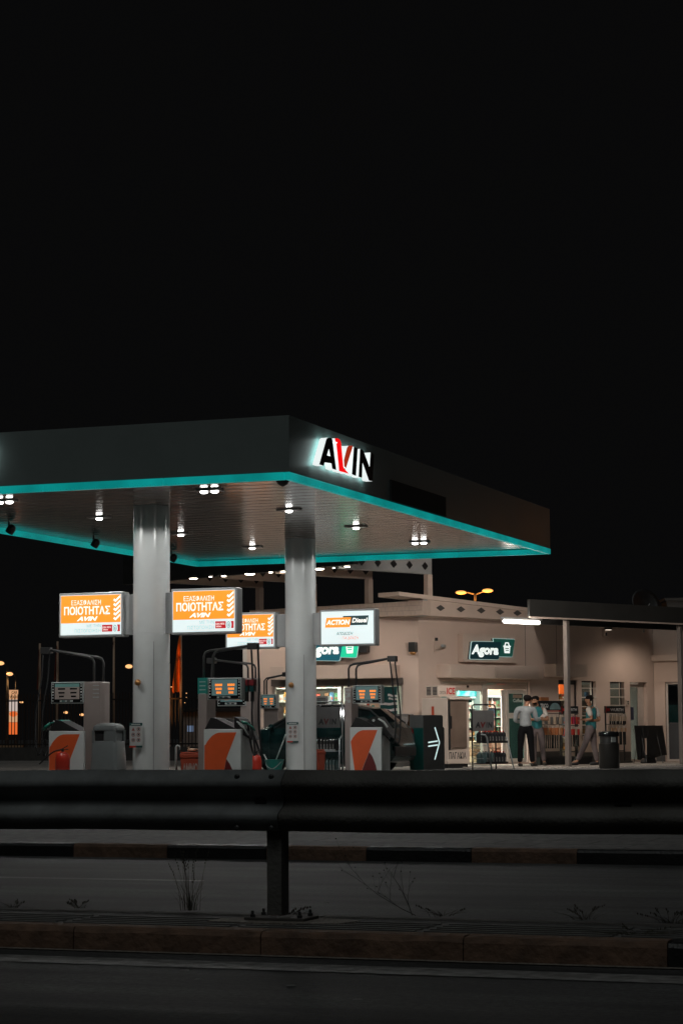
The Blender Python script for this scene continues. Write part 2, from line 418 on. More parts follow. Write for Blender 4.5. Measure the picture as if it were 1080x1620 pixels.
# ribs along the median slabs
mb = MB()
for k in range(5):
    y = K0+.24+k*.11
    for i in range(-26, 27):
        mb.box(i*1.05-.50, i*1.05+.50, y, y+.035, .118, .127)
o = mb.build('median_strip', mat('slab_ribs', (.075,.073,.07), .8, var=.4, scale=8, dirt=.6, bump=.3)); o.rotation_euler = (0,0,-PSI); tag(o, kind='structure')
j1 = [rx(px, 1338+px*.009, .13, FK) for px in (116, 264, 421, 579, 745, 912)]
st1 = (j1[5]-j1[0])/5
js1 = [j1[0]-st1*k for k in range(20, 0, -1)] + j1 + [j1[5]+st1*k for k in range(1, 20)]
kerb_row('kerb_far', FK, FK+.15, .13, js1, lambda i: 1 if i % 2 == 1 else 0, chip=.004)
rsheet('pavement', -70, 70, FK+.14, FK+3.2, .125, .16, pave_far)
rsheet('forecourt', -90, 90, FK+3.2, FK+12, .16, GZ, conc)
rsheet('forecourt', -90, 90, FK+12, 95, GZ, GZ, conc)

# ------------------------------------------------------------------ crash barrier
def rail_profile():
    # (y forward = towards viewer negative, z)
    H = .335; zt = .955
    pts = [(.030, 0), (.012, -.004), (-.012, -.030), (-.034, -.055), (-.040, -.075), (-.030, -.098), (.020, -.128), (.034, -.142), (.036, -.168), (.034, -.193), (.020, -.207), (-.032, -.236), (-.040, -.254), (-.036, -.275), (-.012, -.306), (.012, -.329), (.030, -.335)]
    return [(y, zt+z) for y, z in pts]
prf = rail_profile()
rb = thing('crash_barrier', 'long dark steel crash barrier along the kerbed median in the foreground', 'guardrail', R_.w(0, RD, 0), -PSI)
xj = rx(457, 1240, .9); xj = (at(457, 1240, 12.4)).dot(R_.X)
def rail(xa, xb, off, m, tilt=0, slots=()):
    mb = MB(); n = 60; vs = []; fs = []; k = len(prf)
    for i in range(n+1):
        x = xa+(xb-xa)*i/n
        wob = .0025*sin(x*2.1)+.0015*sin(x*5.3+1)
        for (y, z) in prf: vs.append((x + (.02*((z-.8)/.17) if i in (0, n) else 0), y+off+wob+tilt*(z-.8), z+wob))
    for i in range(n):
        for j in range(k-1): fs.append((i*k+j, i*k+j+1, (i+1)*k+j+1, (i+1)*k+j))
    mb.add(vs, fs)
    o = mb.build('rail_beam', m, rb, smooth=True)
    so = o.modifiers.new('s', 'SOLIDIFY'); so.thickness = .004; so.offset = 0
    return o
rail(-24, xj, 0, steel_dk)
rail(xj-.32, 24, .012, steel_dk2, tilt=-.02)
# bolts and slots at the lap
def lx(px, py): return at(px, py, 12.4).dot(R_.X)
mb = MB()
for (px, z, y) in ((379, .930, -.016), (441, .930, -.016), (379, .648, -.02), (441, .648, -.02), (349, .93, -.016)):
    if px == 349: continue
    mb.lathe([(.016, 0), (.015, .006), (.008, .012)], 12, c=(0, 0, 0)); 
    n = 12*3
    for i in range(len(mb.v)-n, len(mb.v)):
        v = mb.v[i]; mb.v[i] = (lx(px, 1228)+v[0], y-v[2]-.004, z+v[1]-.01)
mb.build('bolt', dark_m, rb, smooth=False)
mb = MB()
xs = lx(415, 1268)
mb.box(xs-.035, xs+.035, .0275, .031, .775, .797); xs = lx(1035, 1272); mb.box(xs-.045, xs+.045, .0395, .043, .770, .790)
mb.build('slot', black_m, rb, bevel=.008)
def post(xc):
    mb = MB()   # C section post
    w, dpt, t = .043, .11, .006
    mb.box(xc-w, xc+w, .055, .055+t, .155, .90); mb.box(xc-w, xc-w+t, .055+t, .055+dpt, .155, .90); mb.box(xc+w-t, xc+w, .055+t, .055+dpt, .155, .90)
    p = mb.build('post', steel_dk2, rb)
    mb = MB(); mb.box(xc-.16, xc+.20, .0, .22, .131, .146); mb.build('base_plate', mat('plate_dark', (.05,.045,.04), .8, var=.4, scale=9), p, bevel=.003)
    mb = MB()
    for dx, dy in ((-.12,.03),(.16,.03),(-.12,.19),(.16,.19)):
        mb.lathe([(.016,0),(.016,.016),(.009,.017),(.008,.036)], 6, c=(xc+dx, dy, .146))
    mb.build('anchor_bolt', dark_m, p)
    mb = MB(); mb.box(xc-.05, xc+.05, .044, .054, .72, .86); mb.build('spacer', steel_dk2, p)
xp = lx(437, 1400)
for k in (-3, -2, -1, 0, 1, 2, 3): post(xp+4.0*k)
# mortar patch under the visible post
mb = MB(); pts = [(xp-.34,-.10),(xp+.1,-.13),(xp+.42,-.07),(xp+.47,.16),(xp+.2,.28),(xp-.2,.26),(xp-.33,.1)]
mb.v = []; mb.add([(x, y, .1305) for x, y in pts]+[(x, y, .118) for x, y in pts], [tuple(range(7))]+[(i, (i+1)%7, 7+(i+1)%7, 7+i)[::-1] for i in range(7)])
o = mb.build('mortar_patch', grit_m, rb)
# ------------------------------------------------------------------ canopy
LA, LB = 14.74, 8.05
ZS, ZT, ZSOF = 4.98, 5.812, 4.965
cn = thing('station_canopy', 'flat petrol station canopy on two round columns with a teal light strip along its edge', 'canopy', ST.w(0, 0, 0), -PSI)
mb = MB()
t = .06
mb.box(-LB, 0, 0, t, ZS, ZT); mb.box(-LB, 0, LA-t, LA, ZS, ZT); mb.box(-LB, -LB+t, t, LA-t, ZS, ZT); mb.box(-t, 0, t, LA-t, ZS, ZT)
mb.build('fascia', fascia_m, cn, bevel=.004)
mb = MB(); mb.box(-LB+t, -t, t, LA-t, 5.5, 5.56); mb.build('roof_deck', dark_m, cn)
# ribbed metal soffit: slats run along the road direction
sof = mat('soffit_slats', (.25,.21,.195), .15, .25, .06, 1.0, spec=.6)
mb = MB(); pitch = .42; n = int((LA-2*t)/pitch)
prof = []
for i in range(n):
    y = t+i*pitch
    prof += [(y+.012, ZSOF+.06)]+[(y+.014+.014*(1-cos(radians(q))), ZSOF+.016*(1-sin(radians(q)))) for q in (0, 12, 25, 40, 55, 70, 90)]+[(y+pitch*.5, ZSOF-.0015)]+[(y+pitch-.014-.014*(1-cos(radians(q))), ZSOF+.016*(1-sin(radians(q)))) for q in (90, 70, 55, 40, 25, 12, 0)]+[(y+pitch-.012, ZSOF+.06)]
k = len(prof)
vs = [(-LB+t, y, z) for y, z in prof]+[(-t, y, z) for y, z in prof]
mb.add(vs, [(i, k+i, k+i+1, i+1)[::-1] for i in range(k-1)])
o = mb.build('soffit', sof, cn)
# teal light strip in lengths with thin gaps
teal_e = lit('teal_light', (.002,.225,.215), 1.0)
_n = teal_e.node_tree.nodes; _l = teal_e.node_tree.links; _t = _n.new('ShaderNodeTexCoord'); _o = _n.new('ShaderNodeTexNoise'); _o.inputs['Scale'].default_value = 1.7; _o.inputs['Detail'].default_value = 5
_l.new(_t.outputs['Object'], _o.inputs[0]); _r = _n.new('ShaderNodeMapRange'); _r.inputs['From Min'].default_value = .3; _r.inputs['From Max'].default_value = .7; _r.inputs['To Min'].default_value = .72; _r.inputs['To Max'].default_value = 1.18
_l.new(_o.outputs['Fac'], _r.inputs['Value']); _l.new(_r.outputs[0], _n['Principled BSDF'].inputs['Emission Strength'])
def strip(x0, x1, y0, y1):
    mb = MB(); mb.box(x0, x1, y0, y1, ZS-.115, ZS-.004); mb.build('light_strip', teal_e, cn, bevel=.01)
m_ = 7
for i in range(m_):
    a, b = LA*i/m_, LA*(i+1)/m_
    strip(-.075, .012, a+.006, b-.006); strip(-LB-.012, -LB+.075, a+.006, b-.006)
for i in range(4):
    a, b = -LB+LB*i/4, -LB+LB*(i+1)/4
    e0 = .082 if i == 0 else .006; e1 = .082 if i == 3 else .006
    strip(a+e0, b-e1, -.012, .075); strip(a+e0, b-e1, LA-.075, LA+.012)
COLX = -3.9; CY1, CY2 = 3.6, 10.42
def column(y, r):
    mb = MB(); mb.lathe([(r, GZ), (r, 2.83), (r-.004, 2.834), (r-.004, 2.842), (r, 2.846), (r, 4.93), (r, ZSOF+.01)], 64, c=(COLX, y, 0))
    c = mb.build('column', col_paint, cn, auto=40)
    mb = MB(); mb.lathe([(r+.09, GZ), (r+.09, GZ+.03), (r+.01, GZ+.05)], 40, c=(COLX, y, 0)); mb.build('column_base', dark_m, c)
    mb = MB(); mb.tube([(COLX+r*.55, y-r*.87, GZ+.1), (COLX+r*.55, y-r*.87, 2.7)], .008, 6); mb.build('conduit', grey_paint, c)
column(CY1, .305); column(CY2, .300)
# island kerbs
isl = mat('island_kerb', (.2,.2,.19), .8, var=.25, scale=4, dirt=.4)
for yy in (CY1, CY2):
    mb = MB(); mb.box(-7.4, -.2, yy-.62, yy+.62, GZ-.01, GZ+.12); o = mb.build('pump_island', isl, bevel=.03); o.location = ST.w(0,0,0); o.rotation_euler = (0,0,-PSI); tag(o, kind='structure')

# downlights in the soffit
dl_e = lit('downlight_lens', (1.0,.98,.95), 12.0)
first = None
def downlight(px, py, pair, desc):
    p = onz(px, py, ZSOF-.02); X = (p-ST.o).dot(ST.X); Y = (p-ST.o).dot(ST.Y)
    t = thing('downlight', desc, 'ceiling lamp', ST.w(X, Y, ZSOF), -PSI, 'downlights under the canopy')
    mb = MB(); mb.box(-.20, .20, -.10, .10, -.03, -.0); mb.build('housing', mat('lamp_housing', (.30,.27,.26), .3), t, bevel=.01)
    mb = MB()
    for dx in ((-.09, .09) if pair else (0,)):
        mb.lathe([(.035, -.062), (.055, -.052), (.06, -.040), (.055, -.03)], 16, c=(dx, 0, 0))
    mb.build('lens', dl_e, t)
    l = lamp('SPOT', 'downlight_beam', ST.w(X, Y, ZSOF-.075), 165 if pair else 125, (1.0, .985, .96), .06, (0, 0, 0), spot_size=radians(168), spot_blend=.10)
for args in ((7, 793, 1, 'double lens downlight nearest the left edge of the photo under the canopy'),
             (157, 819, 0, 'single downlight to the left of the front column'),
             (331, 776, 1, 'double lens downlight just right of the front column under the canopy front edge'),
             (286, 845, 0, 'single downlight close behind the front column'),
             (399, 866, 0, 'single downlight just left of the rear column near the back edge'),
             (457, 807, 0, 'single downlight in front of the rear column'),
             (563, 834, 0, 'single downlight right of the rear column'),
             (663, 858, 1, 'double lens downlight nearest the right corner of the canopy')):
    downlight(*args)
# floodlights clipped along the left edge
for (px, py, d) in ((14, 838, 'round headed dark floodlight on the canopy edge at the photo left border'), (148, 860, 'dark floodlight angled down left of the front column'), (271, 883, 'dark floodlight just right of the front column on the canopy back edge')):
    p = onz(px, py, ZS-.14); X = (p-ST.o).dot(ST.X); Y = (p-ST.o).dot(ST.Y)
    t = thing('floodlight', d, 'floodlight', ST.w(X, Y, ZS-.04), -PSI, 'floodlights along the canopy left edge')
    mb = MB(); mb.tube([(0,0,.09),(0,0,-.02),(.05,-.02,-.07)], .018, 8); mb.build('bracket', black_m, t)
    mb = MB(); mb.T = Matrix.Translation((.06,-.02,-.09)) @ Matrix.Rotation(radians(35), 4, 'Y'); mb.lathe([(.04,-.09),(.075,-.085),(.08,.02),(.06,.06),(.03,.08)], 16); mb.build('head', black_m, t, auto=40)
p = onz(447, 764, ZS-.1); X = (p-ST.o).dot(ST.X); Y = (p-ST.o).dot(ST.Y)
o = MB(); o.lathe([(.11,0),(.10,-.05),(.07,-.10),(.02,-.13)], 20); o = o.build('dome_camera', black_gl, smooth=True); o.location = ST.w(X, Y, ZSOF-.01); tag(o, 'small dark dome camera in the front corner of the canopy soffit', 'camera')

t = thing('floodlight', 'floodlight on the far canopy edge aimed at the shop, hidden from the road side', 'floodlight', ST.w(-.9, LA+.12, 4.93), -PSI)
mb = MB(); mb.box(-.16, .16, -.06, .06, -.02, .16); mb.build('head', black_m, t, bevel=.01); mb = MB(); mb.box(-.14, .14, .061, .066, .0, .14); mb.build('lens', lit('flood_lens', (1, .95, .88), 1.5), t)
q_ = ST.w(-.9, LA+.22, 4.98)
lamp('SPOT', 'shop_flood_light', q_, 980, (1, .90, .81), .12, (RW.w(3.6, 0, 1.6)-q_).to_track_quat('-Z', 'Y').to_euler(), spot_size=radians(75), spot_blend=.5)
# ------------------------------------------------------------------ channel letters on the side fascia
let_wh = lit('letter_white_glow', (.80,.86,.85), 1.0)
let_back = lit('letter_back_glow', (.55,.95,.92), 3.2)
let_rd = lit('letter_red_glow', (.95,.004,.006), 1.0)
let_dr = lit('letter_dark_red', (.50,.035,.01), .7)
let_bk = mat('letter_black_face', (.010,.014,.015), .35)
glyphs = {
 'letter_a': ([[(133,492),(196,512),(212,462),(307,478),(318,552),(376,572),(322,142),(312,120),(262,110),(240,122),(232,140)]], [[(270,270),(245,362),(292,374)]], let_bk),
 'letter_v_left': ([[(355,120),(395,118),(425,140),(442,175),(450,240),(478,525),(490,550),(555,625),(415,585),(412,545),(378,215),(372,197),(395,182),(362,166)]], [], let_rd),
 'letter_v_right': ([[(528,256),(548,226),(608,224),(604,262),(527,505),(515,545),(488,522),(483,430)]], [], let_dr),
 'letter_i': ([[(625,240),(682,262),(657,656),(598,632)]], [], let_bk),
 'letter_n': ([[(714,270),(752,285),(770,315),(850,530),(862,322),(914,350),(892,732),(840,722),(750,470),(742,682),(692,668)]], [], let_bk)}
# side fascia plane: normal ST.X, at X = 0
def letters(name, label, frame_fn, shift=0):
    t = thing(name, label, 'sign', ST.w(0, 0, 0), -PSI)
    for nm, (polys, holes, face) in glyphs.items():
        mb = MB()
        def cv(pl):
            out = []
            for gx, gy in pl:
                p = onplane(490+gx/9, 680+gy/9, ST.o + ST.X*.16, ST.X) - ST.o
                out.append((p.dot(ST.Y)+shift, p.z))
            return out
        # prism extrudes along local Y; rotate so its XZ becomes fascia YZ
        P = cv(polys[0]); H = [cv(h) for h in holes]
        tmp = MB(); tmp.prism(P, 0, .11, 0, H, side=1)
        # (x,y,z) -> (0.16 - y, x, z)
        n1 = len(P)+sum(len(h) for h in H)
        vs = [frame_fn(x, y, z) for (x, y, z) in tmp.v]
        # glowing back plate faces use index 2
        mi = [0 if all(i < n1 for i in f) else (2 if all(i >= n1 for i in f) else 1) for f in tmp.f]
        mb.v = vs; mb.f = tmp.f; mb.m = mi
        o = mb.build(nm, [face, let_wh, let_back], t, recalc=True)
    return t
letters('channel_letter_sign', 'four big raised letters AVIN black and red with glowing white sides on the canopy side', lambda x, y, z: (.16-y, x, z))
# the same sign on the front fascia, its last letter ends just outside the left edge of the photo
t0 = onplane(2, 700, ST.o, ST.Y) - ST.o
xe = t0.dot(ST.X)
gy = [onplane(490+p[0]/9, 680+p[1]/9, ST.o+ST.X*.16, ST.X)-ST.o for p in glyphs['letter_n'][0][0]]
ymax = max(p.dot(ST.Y) for p in gy)
letters('channel_letter_sign', 'raised glowing letters on the canopy front, only their light shows at the left photo border', lambda x, y, z: (xe-.10-ymax+x, -.16+y, z))
# dark unlit panel low on the side fascia
pA = onplane(616, 773, ST.o, ST.X)-ST.o; pB = onplane(703, 800, ST.o, ST.X)-ST.o
mb = MB(); mb.box(.003, .03, pA.dot(ST.Y), pB.dot(ST.Y), ZS+.01, ZS+.36); o = mb.build('unlit_banner', mat('dark_banner', (.012,.011,.011), .7, var=.3, scale=2), bevel=.004)
o.location = ST.w(0,0,0); o.rotation_euler = (0,0,-PSI); tag(o, 'dark unlit panel low on the canopy side right of the big letters', 'sign')

# ------------------------------------------------------------------ illuminated sign boxes on the columns
sg_or = lit('sign_orange', (.98,.30,.022), .95); sg_wh = lit('sign_white', (.66,.76,.76), 1.0); sg_lt = lit('sign_letter_white', (.92,.90,.84), 1.0)
sg_gr = lit('sign_grey_text', (.25,.38,.38), 1.0); sg_red = lit('sign_red', (.42,.006,.012), 1.0); sg_dt = lit('sign_dark_teal', (.004,.028,.032), 1.0); sg_pk = lit('sign_salmon', (.78,.18,.12), 1.0)
SMATS = [sg_or, sg_wh, sg_lt, sg_gr, sg_red, sg_dt, sg_pk]
def sign_box(label, py_col, cx, yoff, p0, p1, side, kind):
    """p0/p1: top-left and bottom-right pixels of the front"""
    yf = yoff-.13
    X0, Z1 = ST.on(*p0, yf); X1, Z0 = ST.on(*p1, yf)
    xc = (X0+X1)/2; w = (X1-X0)/2; h = (Z1-Z0)
    t = thing('light_box_sign', label, 'sign', ST.w(xc, yf, Z0), -PSI, 'light box signs on the columns')
    mb = MB(); b = .028
    mb.box(-w, w, 0, .24, 0, h); mb.build('box_body', grey_paint, t, bevel=.02)
    fw, fz0, fz1 = w-.04, .04, h-.04
    mb = MB()
    if kind == 'quality':
        zm = fz0+(fz1-fz0)*.30
        mb.box(-fw, fw, -.006, .002, fz0, zm, 1); mb.box(-fw+.008, fw-.008, -.008, .002, zm, fz1-.008, 0); mb.box(-fw, fw, -.0065, .002, zm, fz1, 1)
    else:
        mb.box(-fw, fw, -.006, .002, fz0, fz1, 1)
    mb.build('light_panel', SMATS, t)
    mb = MB(); W = 2*fw; H = fz1-fz0
    def ux(u): return -fw+W*u
    def uz(v): return fz0+H*v
    y = -.010
    if kind == 'quality':
        text_into(mb, 'ΕΞΑΣΦΑΛΙΣΗ', ux(.18), ux(.67), uz(.745), uz(.875), y, 2, .008)
        text_into(mb, 'ΠΟΙΟΤΗΤΑΣ', ux(.06), ux(.82), uz(.50), uz(.715), y, 2, .03)
        text_into(mb, 'AVIN', ux(.27), ux(.62), uz(.345), uz(.46), y, 2, .05, .35)
        for k in range(5):
            z = uz(.845-.115*k); x = ux(.875)
            mb.prism([(x, z), (x+.02, z+.032), (x+.04, z+.012), (ux(.985), z+.085), (ux(.985), z+.045), (x+.042, z-.028)], y-.002, y, 2)
        text_into(mb, 'ΜΕ ΤΗΝ', ux(.44), ux(.67), uz(.185), uz(.265), y, 3, -.006)
        text_into(mb, 'ΠΙΣΤΟΠΟΙΗΣΗ', ux(.24), ux(.67), uz(.06), uz(.145), y, 3, -.006)
        mb.box(ux(.69), ux(.86), y-.002, y, uz(.07), uz(.24), 4); mb.box(ux(.94), ux(.985), y-.002, y, uz(.07), uz(.24), 4)
        text_into(mb, 'BUREAU VERITAS', ux(.70), ux(.84), uz(.155), uz(.20), y-.002, 2, .01)
        text_into(mb, 'Certification', ux(.70), ux(.79), uz(.10), uz(.145), y-.002, 2, .01)
        def ell(cx, cz, rx_, rz_, n=24): return [(cx+rx_*cos(2*pi*i/n), cz+rz_*sin(2*pi*i/n)) for i in range(n)]
        mb.prism(ell(ux(.905), uz(.15), .052, .085), y-.004, y, 1); mb.prism(ell(ux(.905), uz(.15), .034, .058), y-.006, y-.004, 3, [ell(ux(.905), uz(.15), .022, .044)])
        mb.prism(ell(ux(.905), uz(.145), .012, .03), y-.006, y-.004, 3)
    else:
        def para(a, b, c, d, sl, mi, dy): mb.prism([(ux(a)-0, uz(c)), (ux(b), uz(c)), (ux(b)+sl, uz(d)), (ux(a)+sl, uz(d))], y-dy, y, mi)
        para(.50, .885, .565, .855, .03, 5, .002); para(.41, .55, .565, .855, .03, 5, .0025) if False else None
        mb.prism([(ux(.42), uz(.80)), (ux(.60), uz(.80)), (ux(.61), uz(.855)), (ux(.425), uz(.855))], y-.002, y, 5)
        para(.075, .55, .51, .81, .03, 0, .005)
        text_into(mb, 'ACTION', ux(.10), ux(.555), uz(.585), uz(.745), y-.005, 2, .045, .2)
        text_into(mb, 'Diesel', ux(.595), ux(.89), uz(.64), uz(.79), y-.002, 2, .035, .2)
        text_into(mb, 'ΑΠΟΔΟΣΗ', ux(.29), ux(.61), uz(.27), uz(.365), y, 5, .004, .3)
        text_into(mb, 'ΓΙΑ ΔΡΑΣΗ', ux(.40), ux(.72), uz(.13), uz(.225), y, 6, .004, .3)
    mb.build('lettering', SMATS, t)
    mb = MB(); c = COLX-xc
    if side > 0: mb.box(w-.002, c-.20, .05, .19, .03, h-.05)      # column lies to the right
    else: mb.box(c+.20, -w+.002, .05, .19, .03, h-.05)
    mb.build('bracket', grey_paint, t, bevel=.008)
    A = lamp('AREA', 'sign_glow', ST.w(xc, yf-.03, Z0+h/2), 3.0, (1, .72, .42) if kind == 'quality' else (.9, 1, 1), .6, Vector(ST.Y*-1).to_track_quat('-Z', 'Y').to_euler()) if False else None
sign_box('orange and white light box on the left side of the front column', 0, 0, CY1, (93, 939), (195, 1007), 1, 'quality')
sign_box('orange and white light box on the right side of the front column', 0, 0, CY1, (270, 932), (375, 1002), -1, 'quality')
sign_box('orange and white light box on the left side of the rear column, partly hidden', 0, 0, CY2, (356, 970), (436, 1026), 1, 'quality')
sign_box('white light box with orange and black slanted logo on the rear column', 0, 0, CY2, (505, 965), (594, 1021), -1, 'diesel')

# notices and amber fixtures on the columns
notice_w = mat('notice_white', (.42,.44,.43), .5, var=.05)
def notice(px0, px1, pyt, pyb, cy, r, label):
    y = cy-r-.035
    X0, Z1 = ST.on(px0, pyt, y); X1, Z0 = ST.on(px1, pyb, y); w = (X1-X0)/2; xc = (X0+X1)/2; h = Z1-Z0
    t = thing('safety_notice', label, 'notice', ST.w(xc, y, Z0), -PSI, 'safety notices on the columns')
    mb = MB(); mb.box(-w, w, 0, .004, 0, h); mb.build('board', notice_w, t)
    mb = MB(); mb.box(-w, w, -.003, 0, h*.885, h, 0); mb.box(-w, 0, -.003, 0, 0, h*.075, 1); mb.box(0, w, -.003, 0, 0, h*.075, 2); mb.build('coloured_bands', [teal_dk, red_p, teal_dk], t)
    mb = MB(); mb.box(-w*.7, w*.7, -.005, -.003, h*.93, h*.955, 0); 
    for r_ in range(3):
        for c in (-1, 1):
            cx, cz = c*w*.42, h*(.74-.22*r_)
            if r_ == 0 and c == -1: mb.prism([(cx-.03, cz-.025), (cx+.03, cz-.025), (cx, cz+.035)], -.002, 0, 1)
            else:
                ring = [(cx+.033*cos(2*pi*i/16), cz+.033*sin(2*pi*i/16)) for i in range(16)]; hole = [(cx+.024*cos(2*pi*i/16), cz+.024*sin(2*pi*i/16)) for i in range(16)]
                mb.prism(ring, -.002, 0, 1, [hole]); mb.box(cx-.012, cx+.012, -.002, 0, cz-.012, cz+.016, 2)
    mb.build('symbols', [txt_wh, mat('notice_red', (.25,.06,.05), .5), txt_dk], t)
notice(205, 225, 1144, 1183, CY1, .305, 'white safety sign with symbols on the front column')
notice(454, 472, 1143, 1175, CY2, .300, 'white safety sign with symbols on the rear column')
for (px, py, cy, r, dx, lab) in ((219, 1080, CY1, .305, 0, 'front column'), (461, 1084, CY2, .30, 0, 'rear column')):
    y = cy-r*.86; X, Z = ST.on(px, py, y-.05)
    t = thing('wall_fixture', 'small amber brass knob fixture on the %s' % lab, 'fixture', ST.w(X, y, Z), -PSI)
    mb = MB(); mb.T = Matrix.Rotation(radians(90), 4, 'X'); mb.lathe([(.03,-.04),(.03,.05),(.055,.07),(.05,.10),(.02,.13)], 16); mb.build('knob', brass, t, smooth=True)
    mb = MB(); mb.box(-.04, .04, .0, .05, -.05, .05); mb.build('back_plate', brass, t, bevel=.005)
# ------------------------------------------------------------------ shop building
bd = thing('shop_building', 'low beige station shop with two angled wings and boxy awnings over its doors', 'building', CW.copy(), 0)
def bput(mb, name, mats, fr=None, bevel=0, parent=None, **k):
    """build in a wing frame, parented to the building"""
    fr = fr or RW
    if name in SPLIT:
        sp = mb.islands()
        if len(sp) > 1:
            for m in sp: o = bput(m, name, mats, fr, bevel, parent, **k)
            return o
    o = mb.build(name, mats, None, bevel=bevel, **k)
    par = parent or bd
    o.parent = par
    if par is bd:
        o.location = fr.o - CW; o.rotation_euler = (0, 0, fr.ang)
    return o
WH = 4.08
def wall_open(mb, x0, x1, z0, z1, y0, y1, ops):
    ops = sorted(ops); x = x0
    for (a, b, c, d) in ops:
        if a > x: mb.box(x, a, y0, y1, z0, z1)
        if c > z0: mb.box(a, b, y0, y1, z0, c)
        if d < z1: mb.box(a, b, y0, y1, d, z1)
        x = b
    if x < x1: mb.box(x, x1, y0, y1, z0, z1)
def rwx(px, y=0): return RW.x(px, y, 1140)
SZ = .36
d1 = (rwx(697), rwx(838), SZ, RW.z(770, 1078))
d2 = (rwx(884), rwx(914), SZ, RW.z(900, 1076))
w1 = (rwx(920.5), rwx(943), RW.z(932, 1165), RW.z(932, 1077.5))
w2 = (rwx(965.5), rwx(988), RW.z(976, 1145), RW.z(976, 1079))
d3 = (rwx(997), rwx(1024), SZ, RW.z(1010, 1079.5))
RWE = 9.17
mb = MB(); wall_open(mb, 0, RWE, GZ-.02, WH, 0, .22, [d1, d2, w1, w2, d3]); bput(mb, 'wall', beige_wall)
sw = (LW.x(431), LW.x(637), GZ+.25, LW.z(560, 1083))
LWX = -4.62
mb = MB(); wall_open(mb, LWX, -.012, GZ-.02, WH, .002, .22, [sw]); bput(mb, 'wall', beige_wall, LW)
# wing beyond the inner corner
IC = RW.w(RWE, 0); TW = Frame(IC.x, IC.y, radians(-20))
d4 = (TW.x(1053), TW.x(1053)+.95, SZ, TW.z(1065, 1079))
mb = MB(); wall_open(mb, .01, 5.5, GZ-.02, 4.3, 0, .22, [d4]); bput(mb, 'wall', beige_wall, TW)
mb = MB(); mb.box(-.03, 5.5, -.10, -.002, TW.z(1050, 1046), TW.z(1050, 1036)); bput(mb, 'pipe_casing', beige_trim, TW, .01)
# rear walls, floor, ceiling, roof as one hull
def isect(p, d, q, e):
    t = ((q.x-p.x)*e.y-(q.y-p.y)*e.x)/(d.x*e.y-d.y*e.x); return p + d*t
DP = 4.6
BK = isect(LW.w(LWX, DP), LW.X, RW.w(RWE, DP), RW.X)
hull = [LW.w(LWX, .1), LW.w(-.05, .1), RW.w(.05, .1), RW.w(RWE, .1), RW.w(RWE, DP), BK, LW.w(LWX, DP)]
hull = [Vector((p.x-CW.x, p.y-CW.y, 0)) for p in hull]
def slab(pts, z0, z1):
    n = len(pts); mb = MB()
    mb.add([(p.x, p.y, z0) for p in pts]+[(p.x, p.y, z1) for p in pts], [tuple(range(n))[::-1], tuple(range(n, 2*n))]+[(i, (i+1) % n, n+(i+1) % n, n+i) for i in range(n)])
    return mb
slab(hull, GZ-.05, SZ+.02).build('floor', tile_f, bd)
int_w = mat('interior_white', (.6,.57,.53), .7, var=.05)
slab(hull, 2.98, 3.03).build('ceiling', int_w, bd)
slab(hull, WH-.18, WH-.02).build('roof', conc, bd)
mb = MB()
for i in (3, 4, 5, 6):
    a, b = hull[i], hull[(i+1) % 7]; d = (b-a).normalized(); nrm = Vector((-d.y, d.x, 0))*.15
    q = [a, b, b-nrm, a-nrm]
    mb.hexa([(p.x, p.y, SZ+.03) for p in q]+[(p.x, p.y, WH-.19) for p in q])
mb.build('rear_wall', int_w, bd, recalc=True)
# plinths
def plinth(fr, segs):
    for a, b in segs: mb = MB(); mb.box(a, b, -.02, -.001, GZ, GZ+.30); bput(mb, 'plinth', plinth_m, fr, .004)
plinth(RW, [(.03, d1[0]-.02), (d1[1]+.02, d2[0]-.02), (d2[1]+.02, d3[0]-.02), (d3[1]+.02, RWE-.02)])
plinth(LW, [(LWX, -.04)]); plinth(TW, [(.03, d4[0]-.03), (d4[1]+.03, 5.4)])
# awnings
def awning(fr, p0, p1, dep, seam=None):
    X0, Z1 = fr.on(*p0, -dep); X1, Z0 = fr.on(*p1, -dep)
    mb = MB()
    if seam: xm = X0+(X1-X0)*seam; mb.box(X0, xm-.004, -dep, -.003, Z0, Z1); mb.box(xm+.004, X1, -dep, -.003, Z0, Z1)
    else: mb.box(X0, X1, -dep, -.003, Z0, Z1)
    bput(mb, 'awning', beige_trim, fr, .006)
awning(RW, (711, 1051), (852, 1074.5), .46, .5); awning(RW, (879, 1050.5), (929, 1071.5), .42); awning(LW, (427, 1054.5), (619.5, 1072.4), .62)
# diamond-pierced edge beam of the right wing with its capping
def diamond(mb, cx, cz, w, h, y, mi=0): mb.prism([(cx-w, cz), (cx, cz-h), (cx+w, cz), (cx, cz+h)], y-.012, y, mi)
yb = -.55
q = [RW.on(670, 973.5, yb), RW.on(842, 982.5, yb), RW.on(842, 965, yb), RW.on(670, 947, yb)]
mb = MB(); mb.prism(q, yb, -.002); bput(mb, 'edge_beam', beige_trim, RW, .004, recalc=True)
mb = MB()
for px, py in ((696.3, 962), (728.5, 964), (760.6, 966), (790.5, 968.2), (818, 970)):
    X, Z = RW.on(px, py, yb); diamond(mb, X, Z, .155, .075, yb)
bput(mb, 'diamond_recess', plinth_m, RW)
q = [RW.on(631, 942.5, yb-.08), RW.on(842, 968, yb-.08), RW.on(842, 962.5, yb-.08), RW.on(631, 936, yb-.08)]
mb = MB(); mb.prism(q, yb-.08, .1); bput(mb, 'roof_capping', beige_trim, RW, .003, recalc=True)
mb = MB()
for px in (860, 830): pass
# wall joints: thin vertical grooves and downpipe
mb = MB(); x = rwx(832); mb.box(x, x+.012, -.004, .001, 2.9, WH-.05); x = rwx(881.5); mb.box(x, x+.012, -.004, .001, 2.9, WH-.05); bput(mb, 'wall_joint', plinth_m, RW)
